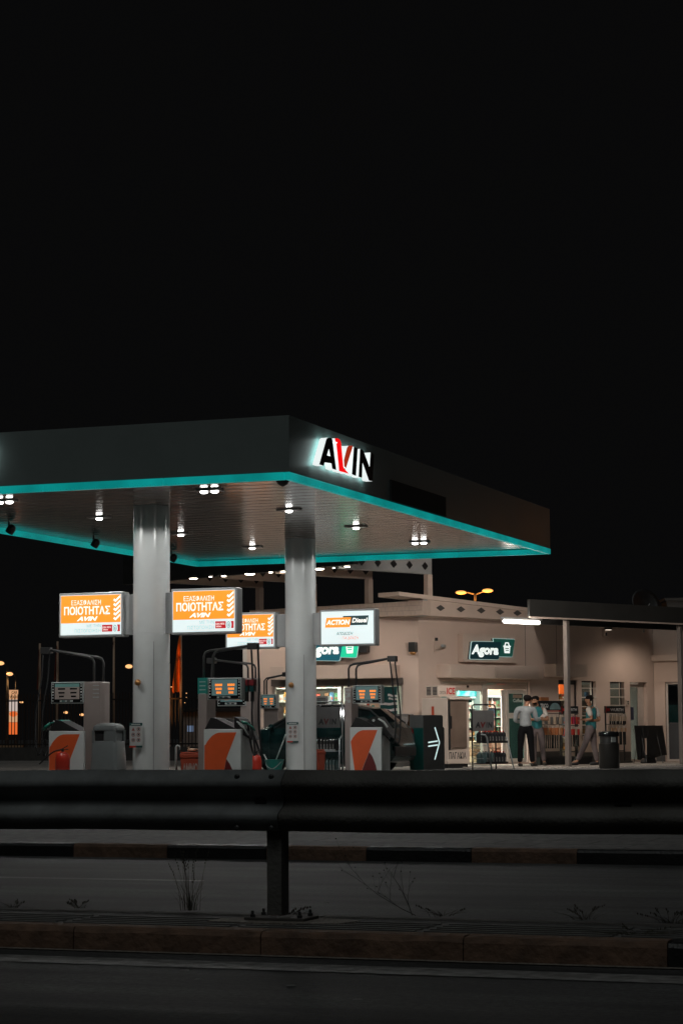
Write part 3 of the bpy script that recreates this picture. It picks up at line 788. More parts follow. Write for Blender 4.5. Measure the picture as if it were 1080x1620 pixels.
# sloped parapet of the left wing (wedge shaped eave)
def wv(px, py, d): return at(px, py, d)-CW
A0, A1, B0, B1 = wv(668.5, 973, 54.0), wv(668.5, 950, 54.0), wv(395, 983.5, 58.0), wv(395, 966, 58.0)
back = Vector((.6, 1.2, 0))
mb = MB(); mb.hexa([B0, A0, A0+back, B0+back*1.0, B1, A1, A1+back, B1+back]); 
tile_m = mat('parapet_tiles', (.58,.46,.39), .7, var=.06)
o = mb.build('parapet', tile_m, bd, recalc=True)
# add tile joints in relief
mb = MB(); nrm = ((A0-B0).cross(A1-A0)).normalized(); 
if nrm.y > 0: nrm = -nrm
for i in range(46):
    u = i/46; zz = (.5 if i % 2 else 0)
    for row in range(3):
        v0 = row/3; uu = u+(.011 if row % 2 else 0)
        p = B0.lerp(A0, uu); q_ = B1.lerp(A1, uu); a = p.lerp(q_, v0+.03); b = p.lerp(q_, v0+.30)
        dx = (A0-B0).normalized()*.008
        if (i*7+row*5) % 3: mb.add([a+nrm*.003, a+dx+nrm*.003, b+dx+nrm*.003, b+nrm*.003], [(0,1,2,3)])
for v in (.333, .667):
    a = B0.lerp(B1, v)+nrm*.003; b = A0.lerp(A1, v)+nrm*.003; dz = Vector((0,0,.008)); mb.add([a, b, b+dz, a+dz], [(0,1,2,3)])
mb.build('tile_joints', mat('tile_joint', (.36,.28,.24), .8), bd)
mb = MB(); a, b = wv(668.5, 973, 54.0), wv(681, 975, 54.6); c, d = wv(681, 947, 54.6), wv(668.5, 949, 54.0); bk = Vector((-.3, 1.0, 0))
mb.hexa([a, b, b+bk, a+bk, d, c, c+bk, d+bk]); mb.build('parapet_end', grey_paint, bd, recalc=True)

# ---- roof pergola: rotated grid
pg = thing('roof_pergola', 'beige pergola of diamond pierced beams on posts above the shop roof', 'pergola', (2.2, 54.65, 0), WA)
PG = Frame(2.2, 54.65, WA)
ZP = 5.10
for i in range(4):
    y = 2.13*i
    mb = MB(); mb.box(-3.12, .05, y, y+.14, ZP, ZP+.40); bm = mb.build('beam', beige_trim if i else grey_paint, pg, bevel=.006)  # end beam coloured grey for the shade on its face, the others beige
    mb = MB()
    for k in range(6): diamond(mb, -2.9+.54*k, ZP+.20, .11, .10, y)
    mb.build('diamond_recess', black_m, bm)
    mb = MB(); mb.box(-.10, .06, y-.01, y+.15, 4.22, ZP-.002); mb.box(-.17, .13, y-.08, y+.22, 4.05, 4.22); mb.build('post', beige_trim, pg, bevel=.01)
mb = MB(); mb.box(-3.30, -3.13, -.7, 8.2, ZP+.05, 5.95); mb.build('fascia', dark_m, pg, bevel=.005)
mb = MB(); mb.box(-3.12, .3, -.6, 8.1, ZP+.42, ZP+.5); mb.build('ceiling_boards', beige_trim, pg)
sp_e = lit('pergola_lamp', (1.0, .88, .72), 16)
for i, (px, py, w, lab) in enumerate(((306, 915, .11, 'wide glowing pergola spotlight farthest left, just above the second light box'), (333, 912, .04, 'tiny pergola spotlight second from the left'), (354, 911, .065, 'round pergola spotlight third from the left'), (395, 908, .13, 'wide glowing pergola spotlight above the left roof post'),
                         (428, 905, .05, 'small pergola spotlight second to the left of the rear column'), (449, 904, .08, 'pergola spotlight touching the left side of the rear column'), (505, 900, .12, 'wide glowing pergola spotlight touching the right side of the rear column'), (528, 898, .03, 'tiny pergola spotlight right of the rear column'), (549, 896, .07, 'round pergola spotlight farthest right'))):
    p = onz(px, py, ZP+.05)
    t = thing('pergola_spotlight', lab, 'spotlight', p, WA, 'spotlights along the pergola edge')
    mb = MB(); mb.lathe([(w, 0), (w*.8, -.02)], 18); mb.build('lens', sp_e, t)
    mb = MB(); mb.lathe([(w+.02, .06), (w+.02, -.004)], 18); mb.build('rim', dark_m, t)
    if w > .06: lamp('SPOT', 'pergola_spot_light', p+Vector((0, 0, -.10)), 55, (1, .90, .80), .06, (0, 0, 0), spot_size=radians(158), spot_blend=.7)

# ---- porch roof at the right
po = thing('porch_roof', 'flat dark edged porch roof on thin posts in front of the right shop wing', 'porch', CW.copy(), WA)
pf = at(838, 975, 51.4)-CW; YP = pf.dot(RW.Y); XP = pf.dot(RW.X); ZB = pf.z; ZU = (at(838, 948, 51.4)).z
XE = XP+9.5
porch_f = mat('porch_fascia', (.032,.032,.03), .45, var=.1, scale=2)
mb = MB(); mb.box(XP, XE, YP, YP+.08, ZB, ZU); mb.build('fascia', porch_f, po, bevel=.004)
def slx(y): return XP+(y-YP)*1.13
def pslab(mb, y0, y1, z0, z1): mb.hexa([(slx(y0), y0, z0), (XE, y0, z0), (XE, y1, z0), (slx(y1), y1, z0), (slx(y0), y0, z1), (XE, y0, z1), (XE, y1, z1), (slx(y1), y1, z1)])
mb = MB(); pslab(mb, YP+.081, -.01, ZB+.12, ZB+.2); mb.build('ceiling', dark_m, po)
mb = MB(); mb.box(XP+.02, XE, YP-.012, YP+.05, ZB-.035, ZB-.001); mb.build('edge_trim', beige_trim, po)
mb = MB(); pslab(mb, YP+.5, YP+.62, ZB-.14, ZB+.118); mb.build('beam', dark_m, po, bevel=.005)
for px in (897.5, 1077.5):
    X = RW.x(px, YP+.15, 1100)
    mb = MB(); mb.box(X-.055, X+.055, YP+.10, YP+.22, GZ, ZB-.036); p_ = mb.build('post', mat('post_paint', (.17,.145,.13), .4, var=.12, scale=2), po, bevel=.012)
    mb = MB(); mb.box(X-.11, X+.11, YP+.04, YP+.28, GZ, GZ+.025); mb.build('post_foot', dark_m, p_)
tr = mat('terrace_kerb', (.35,.29,.25), .7, var=.15, scale=3, dirt=.3)
mb = MB(); mb.box(-.6, XE, YP-.35, -.02, GZ-.05, SZ); o = mb.build('terrace', tile_f, bevel=.01); o.location = CW; o.rotation_euler = (0,0,WA); tag(o, kind='structure')
# tube light
YTB = YP+.30
a = RW.on(796, 983, YTB); b = RW.on(853, 984, YTB)
t = thing('tube_light', 'bright white fluorescent tube under the left end of the porch roof', 'lamp', RW.w((a[0]+b[0])/2, YTB, a[1]), WA)
L = (b[0]-a[0])/2
mb = MB(); mb.T = Matrix.Rotation(radians(90), 4, 'Y'); mb.lathe([(.03, -L), (.045, -L+.03), (.045, L-.03), (.03, L)], 12); mb.build('tube', lit('tube_glow', (1, .96, .88), 5), t, smooth=True)
mb = MB(); mb.box(-L-.05, L+.05, -.05, .05, .05, .10); mb.build('fitting', grey_paint, t, bevel=.01)
for q_ in (-.35, .35): lamp('POINT', 'tube_light_glow', RW.w((a[0]+b[0])/2+q_, YTB, a[1]-.12), 34, (1, .90, .80), .12)

t = thing('added_porch_lamp', 'small added lamp brightening the wall, set back under the porch roof near the second door', 'lamp', RW.w(RW.x(962, -.25, 1000), -.25, ZB+.05), WA)
mb = MB(); mb.box(-.10, .10, -.06, .06, .0, .06); mb.build('housing', dark_m, t, bevel=.01); mb = MB(); mb.box(-.08, .08, -.045, .045, -.012, -.001); mb.build('lens', lit('added_lamp_lens', (1, .85, .7), 1.2), t)
lamp('SPOT', 'added_porch_light', RW.w(RW.x(962, -.25, 1000)+.8, -1.2, ZB-.02), 70, (1, .84, .70), .1, (0, 0, 0), spot_size=radians(165), spot_blend=.8)  # light added to brighten the porch wall, hung clear of its housing
# ---- doors and windows
alu = mat('aluminium_frame', (.55,.48,.43), .4, .1, .08)
wht_f = mat('white_door_frame', (.62,.56,.50), .45, var=.06)
def frame_rect(mb, x0, x1, z0, z1, y0, y1, w, mi=0):
    mb.box(x0, x0+w, y0, y1, z0, z1, mi); mb.box(x1-w, x1, y0, y1, z0, z1, mi); mb.box(x0+w, x1-w, y0, y1, z1-w, z1, mi); mb.box(x0+w, x1-w, y0, y1, z0, z0+w, mi)
x0, x1, z0, z1 = d1
def X_(px): return RW.x(px, .08, 1140)
fr = MB(); frame_rect(fr, x0+.005, x1-.005, z0, z1-.005, .05, .15, .06)
for pa, pb in ((762, 770),): fr.box(X_(pa), X_(pb), .052, .148, z0+.06, z1-.066)
F1 = bput(fr, 'shopfront', alu, RW, .006)
mb = MB(); mb.box(x0+.066, X_(762)-.002, .09, .10, z0+.06, z1-.25); g = mb.build('window_pane', gl_clear, F1)
mb = MB(); mb.box(x0+.066, X_(762)-.002, .07, .14, z1-.25, z1-.07); mb.box(X_(770)+.002, x1-.066, .06, .145, z1-.20, z1-.07); mb.build('header_panel', beige_trim, F1)
mb = MB(); mb.box(X_(738), X_(738)+.05, .03, .068, z1-.17, z1-.11); mb.build('motion_sensor', black_m, F1)
# sliding door leaves
zt_ = z1-.22
def leaf(name, pa, pb, y, pane, label=None):
    a, b = X_(pa), X_(pb); mb = MB(); frame_rect(mb, a, b, z0+.06, zt_, y, y+.035, .085)
    mb.box(a+.085, b-.085, y, y+.035, z0+1.18, z0+1.32); l = mb.build(name, wht_f, F1, bevel=.004)
    if label: l['label'] = label
    mb = MB(); mb.box(a+.086, b-.086, y+.012, y+.02, z0+.15, zt_-.09); mb.build('door_pane', pane, l)
leaf('sliding_door', 798, 828, .005, gl_teal)
mb = MB(); mb.box(X_(791), X_(797.5), .02, .06, z0+.06, zt_); mb.build('door_stile', wht_f, F1, bevel=.004)
mb = MB(); mb.box(X_(829), x1-.066, .09, .11, z0+.06, zt_); mb.build('side_panel', beige_trim, F1)
# sign strip, notice on the door leaf
mb = MB(); a, b = X_(808), X_(822); mb.box(a, b, -.004, .004, zt_-.20, zt_-.115, 0); text_into(mb, 'Coffee', a, b, zt_-.31, zt_-.22, -.003, 1, .03); mb.build('door_sticker', [mat('sticker_brown', (.30,.20,.15), .5), txt_wh], F1)
# second door
x0, x1, z0, z1 = d2
fr = MB(); frame_rect(fr, x0+.004, x1-.004, z0, z1-.004, .05, .13, .05); F2 = bput(fr, 'door_frame', dark_m, RW, .004)
xm = RW.x(900, .08, 1140)
mb = MB(); mb.box(xm, x1-.055, .07, .11, z0+.05, z1-.12); mb.build('door', beige_trim, F2, bevel=.004)
mb = MB(); mb.box(x0+.055, xm-.004, .08, .09, z0+.05, z1-.12); mb.build('window_pane', gl_clear, F2)
mb = MB(); mb.box(x0+.055, x1-.055, .06, .12, z1-.119, z1-.055); mb.build('header_panel', dark_m, F2)
# barred windows
def barred(op, n):
    x0, x1, z0, z1 = op; mb = MB(); frame_rect(mb, x0+.003, x1-.003, z0+.003, z1-.003, .10, .15, .035); f = bput(mb, 'window', dark_m, RW)
    mb = MB(); mb.box(x0+.04, x1-.04, .12, .13, z0+.04, z1-.04); mb.build('window_pane', gl_dark, f)
    mb = MB()
    for i in range(n):
        z = z1-.06-(z1-z0)*(i+.55)/n; mb.box(x0+.001, x1+.03, -.012, .012, z-.012, z+.012)
    mb.box(x0+(x1-x0)*.70, x0+(x1-x0)*.73, .02, .035, z0+.01, z1-.01)
    mb.build('security_bars', wht_f, f)
    mb = MB(); mb.box(x0-.02, x1+.02, -.04, .02, z0-.04, z0-.002); mb.build('sill', beige_trim, f, bevel=.005)
barred(w1, 6); barred(w2, 5)
# third door (glass) and the door on the far wing
x0, x1, z0, z1 = d3
mb = MB(); frame_rect(mb, x0+.004, RW.x(1013, .1, 1140), z0, z1-.06, .12, .18, .07); mb.box(RW.x(1013, .1, 1140)+.002, x1-.002, .12, .19, z0, z1-.002); F3 = bput(mb, 'door_frame', alu, RW, .004)
mb = MB(); mb.box(x0+.08, RW.x(1013, .1, 1140)-.075, .14, .15, z0+.07, z1-.14); mb.build('door_pane', gl_dark, F3)
mb = MB(); mb.box(x0+.10, x0+.28, .11, .118, 1.50, 1.85); mb.build('paper_note', mat('blue_note', (.03,.035,.07), .5), F3)
x0, x1, z0, z1 = d4
mb = MB(); frame_rect(mb, x0+.004, x1-.004, z0, z1-.004, .06, .14, .06); F4 = bput(mb, 'door_frame', alu, TW, .004)
mb = MB(); mb.box(x0+.065, x1-.065, .09, .10, z0+1.05, z1-.065); mb.build('door_pane', gl_dark, F4)
mb = MB(); mb.box(x0+.065, x1-.065, .12, .13, z0+1.0, z0+1.55); mb.build('blind', mat('teal_blind', (.05,.16,.16), .7), F4)
mb = MB(); mb.box(x0+.065, x1-.065, .085, .11, z0+.06, z0+1.04); mb.build('door_panel', black_m, F4)
mb = MB(); mb.box(x0+.35, x0+.37, .06, .084, z0+.06, z0+1.04); mb.box(x0+.06, x1-.06, .06, .084, z0+1.03, z0+1.06); mb.build('push_bar', dark_m, F4)
# left wing shop window
x0, x1, z0, z1 = sw
fr = MB(); frame_rect(fr, x0+.004, x1-.004, z0+.004, z1-.004, .05, .13, .05)
for px in (541, 600): xx = LW.x(px, .05); fr.box(xx-.03, xx+.03, .052, .128, z0+.05, z1-.054)
F5 = bput(fr, 'shop_window', alu, LW, .004)
mb = MB(); mb.box(x0+.05, x1-.05, .085, .095, z0+.055, z1-.055); mb.build('window_pane', gl_clear, F5)
mb = MB(); mb.box(x0-.02, x1+.02, -.05, -.003, z1-.02, z1+.15); mb.build('roller_shutter_box', mat('shutter_box', (.12,.10,.09), .5), F5, bevel=.005)
# posters in the window
def poster(px0, px1, py0, py1, m, name='window_poster', fr_=LW, y=.035, par=F5):
    X0, Z1 = fr_.on(px0, py0, y); X1, Z0 = fr_.on(px1, py1, y); mb = MB(); mb.box(X0, X1, y, y+.006, Z0, Z1); return mb.build(name, m, par), (X0, X1, Z0, Z1)
o, r = poster(601, 628, 1087, 1130, teal_dk)
o['label'] = 'teal window poster with white waves'
mb = MB(); X0, X1, Z0, Z1 = r; H = Z1-Z0
for (a, b, sl, lo) in ((.66, .74, -.16, .45), (.54, .60, -.12, .5), (.33, .42, 0, 0), (.10, .19, .02, 0)):
    xa = X0+(X1-X0)*lo; n = 8; top = []; bot = []
    for i in range(n+1):
        x = xa+(X1-xa)*i/n; w = .01*sin(i*1.1); top.append((x, Z0+H*b+w+sl*(x-xa))); bot.append((x, Z0+H*a+w*.6+sl*(x-xa)))
    mb.prism(bot+top[::-1], .031, .034)
mb.build('poster_waves', mat('poster_pale', (.55,.50,.50), .5), F5)
lit_w = lit('window_paper_glow', (.62,.42,.30), 1.0); lit_p = lit('window_paper_white', (.70,.62,.56), 1.0)
poster(569, 579, 1113, 1130, mat('paper_white', (.8,.75,.7), .6)); poster(586, 599, 1113, 1129, mat('paper_peach', (.75,.5,.35), .6)); poster(587.5, 592, 1116, 1125, teal_p, y=.028); poster(580, 584, 1111, 1124, red_p)

# interior lights (ceiling panels) - real lit lamps in the shop
pan_e = lit('ceiling_panel', (1, .93, .84), 2.2)
def ceil_light(fr_, X, Y, s=.5):
    t = thing('ceiling_panel_light', 'lit ceiling panel inside the shop', 'ceiling lamp', fr_.w(X, Y, 2.95), fr_.ang, 'ceiling panels inside the shop')
    mb = MB(); mb.box(-s/2, s/2, -s/2, s/2, -.0, .025); mb.build('frame', white_p, t); mb = MB(); mb.box(-s/2+.03, s/2-.03, -s/2+.03, s/2-.03, -.008, -.001); mb.build('diffuser', pan_e, t)
    lamp('AREA', 'shop_ceiling_light', fr_.w(X, Y, 2.92), 120 if fr_ is RW else 90, (1, .92, .82), .5, (0, 0, 0))
for X in (-3.6, -2.2, -.8): ceil_light(LW, X, .62)
for X in (1.2, 2.6, 5.0): ceil_light(RW, X, .50, .4)
# ------------------------------------------------------------------ fuel pumps
scr_body = mat('pump_body', (.33,.28,.26), .4, .3, .08, 2, dirt=.25)
scr_dk = mat('pump_dark', (.012,.012,.012), .6, var=.2, spec=.25)
pan_wh = mat('panel_white', (.56,.60,.59), .3, var=.04)
dig_or = lit('digit_orange', (.95,.24,.02), 1.3); scr_teal = lit('screen_teal', (.06,.11,.11), .8); scr_dim = mat('screen_unlit', (.36,.30,.27), .4, var=.05); scr_cy = mat('screen_cyan_band', (.16,.36,.34), .4)
frame_g = mat('display_frame', (.40,.43,.42), .35, var=.05)
def display(t, x0, x1, z0, z1, y0, on, mirror=False):
    w = x1-x0; h = z1-z0
    mb = MB(); mb.box(x0, x1, y0, y0+.16, z0, z1); d = mb.build('display_head', frame_g, t, bevel=.008)
    mb = MB(); b = .016
    mb.box(x0+b, x1-b, y0-.004, y0, z0+b, z1-b, 0)
    X = lambda u: x0+w*u; Z = lambda v: z0+h*v
    mb.box(X(.12), X(.88), y0-.007, y0-.0041, Z(.20), Z(.76) if not on else Z(.93), 1)
    mb.box(X(.12), X(.88), y0-.007, y0-.0041, Z(.765), Z(.92), 2) if not on else None
    mb.box(X(.28), X(.68), y0-.007, y0-.0041, Z(.07), Z(.16), 3)
    mb.build('screen', [black_gl, scr_teal if on else scr_dim, scr_cy, frame_g], d)
    mb = MB()
    for u in (.33, .70):
        for k, (v, ww) in enumerate(((.68, .11), (.50, .095), (.33, .075))):
            if on:
                for q in range(4):
                    xx = X(u-ww)+w*ww*2*q/4; hh = h*.052
                    mb.box(xx+.003, xx+w*ww*2/4-.005, y0-.009, y0-.0072, Z(v)-hh, Z(v)+hh, 0)
            else: mb.box(X(u-ww), X(u+ww), y0-.009, y0-.0072, Z(v)-h*.035, Z(v)+h*.035, 1)
    mb.build('digits', [dig_or, black_gl], d)
    mb = MB()
    for v in (.12, .27, .40, .53, .66, .80, .90):
        for u in (.065, .935): mb.box(X(u)-.012, X(u)+.012, y0-.007, y0-.0041, Z(v)-.011, Z(v)+.011, 0 if v != .53 else 1)
    mb.box(X(.34), X(.44), y0-.009, y0-.0071, Z(.085), Z(.145), 2); mb.box(X(.5), X(.6), y0-.009, y0-.0071, Z(.085), Z(.145), 3)
    mb.build('buttons', [frame_g, white_p, teal_dk, black_m], d)
def logo(mb, x0, x1, z1, y, variant, H=1.35):
    w = x1-x0
    P = lambda u, v: (x0+w*u, z1-w*v)
    if variant == 'a': left = [(.01, .39), (.01, H)]; endb = [(.50, H)]
    elif variant == 'b': left = [(.01, .39), (.01, H)]; endb = [(.50, H)]
    else: left = [(.015, .42), (.13, 1.26), (.15, H)]; endb = [(.34, H)]
    crv = [(.42, .058), (.33, .085), (.24, .135), (.16, .21), (.09, .29), (.045, .37)]
    poly = [(.92, .055)] + crv + left + endb + [(.63, .74)]
    mb.prism([P(*q) for q in poly], y-.003, y, 1)
    if variant != 'a': mb.prism([P(*q) for q in [(.635, .75), (endb[0][0]+.012, H), (.90, H), (.86, 1.18), (.80, 1.02), (.73, .87)]], y-.003, y, 2)
def hose(t, pts, name='hose', r=.013, m=None):
    # catmull-rom through the points
    P = [Vector(p) for p in pts]; P = [P[0]*2-P[1]]+P+[P[-1]*2-P[-2]]; out = []
    for i in range(1, len(P)-2):
        for k in range(8):
            u = k/8; a, b, c, d = P[i-1:i+3]
            out.append(.5*((2*b)+(c-a)*u+(2*a-5*b+4*c-d)*u*u+(3*b-a-3*c+d)*u**3))
    out.append(P[-2]); mb = MB(); mb.tube(out, r, 7); return mb.build(name, m or black_rub, t, smooth=True)
def nozzle(t, x, y, z, s, m, ang=0):
    mb = MB(); T = Matrix.Translation((x, y, z)) @ Matrix.Rotation(ang, 4, 'Y')
    mb.T = T; mb.tube([(0,0,0),(s*.07,0,.03),(s*.16,0,.035)], [.02,.028,.022], 8); mb.tube([(s*.16,0,.035),(s*.26,0,.01),(s*.32,0,-.04)], .011, 8)
    n = mb.build('nozzle', m, t, smooth=True); mb = MB(); mb.T = T; mb.tube([(s*.01,0,-.01),(s*.04,0,-.05),(s*.12,0,-.045),(s*.15,0,.0)], .008, 6); mb.build('trigger', black_m, n, smooth=True)
def pump(label, Y, disp, pan, colx, ztop, mast, on, variant, flip=1, cover_dir=1):
    """all in the canopy frame: disp = (px0,px1,py0,py1), pan = (px0,px1,pytop), colx = (px0,px1), mast=(px_tip,py_tip)"""
    ya = Y-.28
    X0, Z1 = ST.on(disp[0], disp[2], ya); X1, Z0 = ST.on(disp[1], disp[3], ya)
    P0, PZ = ST.on(pan[0], pan[2], ya); P1 = ST.x(pan[1], ya, pan[2])
    C0 = ST.x(colx[0], ya+.05, 1130); C1 = ST.x(colx[1], ya+.05, 1130); CZ = ST.z(colx[0], ztop, ya+.05)
    xc = (P0+P1)/2; base = GZ+.12
    t = thing('fuel_pump', label, 'fuel pump', ST.w(xc, Y, base), -PSI, 'fuel pumps on the islands')
    o = lambda x: x-xc
    yl = ya-Y
    mb = MB(); mb.box(o(P0), o(P1), yl, yl+.5, 0, PZ-base); mb.build('cabinet', pan_wh, t, bevel=.012)
    mb = MB(); logo(mb, o(P0)+.01, o(P1)-.03, PZ-base-.02, yl-.001, variant, H=1.42); mb.build('logo_panel', [pan_wh, orange_p, maroon_p], t)
    mb = MB(); mb.box(o(P0)+.01, o(P0)+.01+(P1-P0)-.02, yl+.01, yl+.49, -.02, .0); mb.build('kick_plate', dark_m, t)
    mb = MB(); mb.box(o(C0), o(C1), yl+.05, yl+.42, 0, CZ-base); c = mb.build('side_column', scr_body, t, bevel=.01)
    mb = MB()
    for k in range(4): mb.box(o(C1)-.13, o(C1)-.02, yl+.045, yl+.051, CZ-base-.07-.065*k, CZ-base-.055-.065*k)
    mb.build('vent_slots', frame_g, c)
    display(t, o(X0), o(X1), Z0-base, Z1-base, yl+.02, on)
    # sloping nozzle cover
    zc = PZ-base
    mb = MB(); s = cover_dir
    ax = o(P0)+.10 if s < 0 else o(P1)-.10
    mb.hexa([(ax-.20, yl+.04, zc), (ax+.26, yl+.04, zc), (ax+.26, yl+.46, zc), (ax-.20, yl+.46, zc), (ax-.05+.02*s, yl+.06, zc+.19), (ax+.06*s, yl+.06, zc+.17), (ax+.06*s, yl+.44, zc+.17), (ax-.05+.02*s, yl+.44, zc+.19)] if False else
            [(min(o(P0),o(P1)), yl+.04, zc+.002), (max(o(P0),o(P1))-.10, yl+.04, zc+.002), (max(o(P0),o(P1))-.10, yl+.44, zc+.002), (min(o(P0),o(P1)), yl+.44, zc+.002), (o(P0)+.10, yl+.05, zc+.19), (o(P0)+.20, yl+.05, zc+.17), (o(P0)+.20, yl+.43, zc+.17), (o(P0)+.10, yl+.43, zc+.19)])
    mb.build('nozzle_boot', scr_dk, t, bevel=.006)
    # mast
    mx, mz = ST.on(mast[0], mast[1], Y); mz -= base; mx = o(mx)
    bx = o((C0+C1)/2); top = mast[2]; bz = ST.z(colx[0], top, Y)-base
    for dy, dx in ((-.05, -.05), (.10, .05)):
        sg = 1 if mx > bx else -1
        mb = MB(); b = bx+dx
        mb.tube([(b, dy, CZ-base-.02), (b, dy, bz-.08), (b+.03*sg, dy, bz-.02), (b+.10*sg, dy, bz+.01), ((b*.45+mx*.55), dy*.6, bz*.42+mz*.58), (mx-.10*sg, dy*.4, mz), (mx, dy*.4, mz-.005)], .021, 8)
        mb.build('hose_mast', dark_m, t, smooth=True)
    mb = MB(); mb.box(mx-.10, mx+.08, -.05, .07, mz-.06, mz+.05); mb.build('mast_head', dark_m, t, bevel=.01)
    return t, o, yl, base, zc, mx, mz
TEALN = mat('nozzle_green', (.01,.17,.12), .4, var=.1)
# left pump of the front island (column at its right, mast swings left)
YA = CY1
t, o, yl, base, zc, mx, mz = pump('unlit fuel pump at the far left with a grey side column and orange swoosh panel', YA, (80, 131, 1079.5, 1113), (77, 133, 1157), (132, 158), 1079, (74, 1029, 1041), False, 'a')
for dx, yy in ((-.06, -.02), (.03, .04)):
    hose(t, [(mx+dx, yy, mz-.05), (mx+dx-.03, yy, mz-.5), (mx+dx-.10, yy-.05, mz-1.1), (mx+dx-.05, yy-.1, mz-1.75), (mx+dx+.02, yy, mz-1.6), (mx+.06, yy-.05, zc+.05)])
nozzle(t, mx+.0, -.10, zc+.02, 1, TEALN, -.5)
mb = MB(); x_, z_ = o(ST.x(84, YA-.2, 1142)), ST.z(84, 1141, YA-.2)-base; x2, z2 = o(ST.x(117, YA-.2, 1153)), ST.z(117, 1152, YA-.2)-base
mb.hexa([(x_+.02, -.18, z_-.005), (x2-.10, -.18, z2-.02), (x2-.10, .15, z2-.02), (x_+.02, .15, z_-.005), (x_+.12, -.18, z_+.02), (x2, -.18, z2+.0), (x2, .15, z2+.0), (x_+.12, .15, z_+.02)])
mb.build('cover_flap', [TEALN], t, bevel=.004)
mb = MB(); mb.tube([(x_+.0, -.19, z_), (x2-.12, -.19, z2-.025)], .008, 6); mb.build('flap_edge', frame_g, t)
# right pump of the front island
t, o, yl, base, zc, mx, mz = pump('lit fuel pump right of the front column with a teal topped side column', CY1, (328, 381, 1073, 1107), (322, 381, 1154), (313, 327), 1073, (401, 1022, 1031), True, 'b')
c0, c1 = o(ST.x(313, CY1-.23, 1130)), o(ST.x(327, CY1-.23, 1130)); 
mb = MB(); mb.box(c0-.003, c1+.003, yl+.046, yl+.30, ST.z(313, 1098, CY1-.23)-base, ST.z(313, 1073, CY1-.23)-base+.003); mb.build('teal_cap', teal_p, t, bevel=.004)
for dx, yy in ((-.03, -.02), (.06, .04)):
    hose(t, [(mx+dx, yy, mz-.05), (mx+dx+.02, yy, mz-.6), (mx+dx+.03, yy-.05, mz-1.2), (mx+dx+.10, yy-.1, mz-1.75), (mx+dx+.02, yy-.05, mz-1.65), (mx-.08, yy-.05, zc+.12)], r=.017)
nozzle(t, mx-.22, -.12, zc+.10, 1, TEALN, .3)
mb = MB(); x_ = o(ST.x(378, CY1, 1140)); mb.hexa([(x_, -.2, zc-.02), (x_+.30, -.2, zc-.18), (x_+.30, .2, zc-.18), (x_, .2, zc-.02), (x_+.0, -.2, zc+.20), (x_+.08, -.2, zc+.16), (x_+.08, .2, zc+.16), (x_, .2, zc+.20)]); mb.build('side_nozzle_bay', scr_dk, t, bevel=.006)
mb = MB()
for i in range(3): mb.tube([(x_+.05+.03*i, -.21, zc+.12-.03*i), (x_+.13+.03*i, -.215, zc+.08-.04*i), (x_+.20+.025*i, -.21, zc-.02-.04*i)], .012, 6)
mb.build('bay_rails', frame_g, t, smooth=True)
mb = MB(); x_ = o(ST.x(384, CY1-.1, 1090)); zz = ST.z(384, 1075, CY1-.1)-base
for k in (0, .10): mb.box(x_+k, x_+k+.08, -.08, .05, zz-.10, zz-.005, 0); mb.box(x_+k+.005, x_+k+.075, -.07, .05, zz-.20, zz-.101, 1); mb.box(x_+k+.02, x_+k+.05, -.06, .03, zz-.36, zz-.201, 2)
mb.build('glove_dispenser', [mat('maroon_plastic', (.18,.02,.025), .4), teal_dk, black_m], t)
# pump behind it on the rear island, mirrored
t, o, yl, base, zc, mx, mz = pump('fuel pump seen just behind the lit pump right of the front column', CY2-.1, (343, 388, 1083, 1117), (343, 390, 1152), (380, 401), 1073, (335, 1045, 1051), True, 'b')
hose(t, [(mx, 0, mz-.05), (mx-.02, 0, mz-.7), (mx+.05, -.05, mz-1.3), (mx+.2, 0, zc+.05)])
nozzle(t, mx+.1, -.1, zc+.05, 1, TEALN, -.4)
# pump at the right of the rear island
t, o, yl, base, zc, mx, mz = pump('lit fuel pump at the right end of the rear island beside the oil display rack', CY2, (557, 603, 1084.5, 1113), (553, 603, 1151), (545, 556), 1087, (621, 1042, 1052), True, 'c')
for dx, yy in ((-.05, -.02), (.03, .04)):
    hose(t, [(mx+dx, yy, mz-.05), (mx+dx+.06, yy, mz-.6), (mx+dx+.12, yy-.05, mz-1.15), (mx+dx+.10, yy-.1, mz-1.6), (mx+dx-.06, yy-.05, mz-1.5), (mx-.20, yy-.05, zc+.02)], r=.016)
x_ = o(ST.x(601, CY2, 1140)); mb = MB(); mb.hexa([(x_-.35, -.2, zc+.0), (x_+.34, -.2, zc-.22), (x_+.34, .2, zc-.22), (x_-.35, .2, zc+.0), (x_-.10, -.2, zc+.20), (x_+.02, -.2, zc+.20), (x_+.02, .2, zc+.20), (x_-.10, .2, zc+.20)]); mb.build('side_nozzle_bay', scr_dk, t, bevel=.006)
mb = MB(); mb.lathe([(.001, 0), (.026, .001), (.026, .01), (.001, .012)], 14, mi=0); 
for i in range(len(mb.v)): v = mb.v[i]; mb.v[i] = (x_-.06+v[0], -.202-v[2], zc+.13+v[1])
mb.tube([(x_+.04, -.21, zc+.16), (x_+.15, -.215, zc+.10), (x_+.22, -.21, zc+.0)], .018, 6); mb.build('bay_lock', frame_g, t)
mb = MB(); x_ = o(ST.x(550.5, CY2-.28, 1100)); zz = ST.z(550, 1092, CY2-.28)-base
for k in (0, .12): mb.prism([(x_-.03+.06*cos(a)*0+.03*(1+cos(a)), zz-k-.1+.025*sin(a)) for a in [2*pi*i/12 for i in range(12)]], yl+.035, yl+.048)
mb.build('round_stickers', frame_g, t)
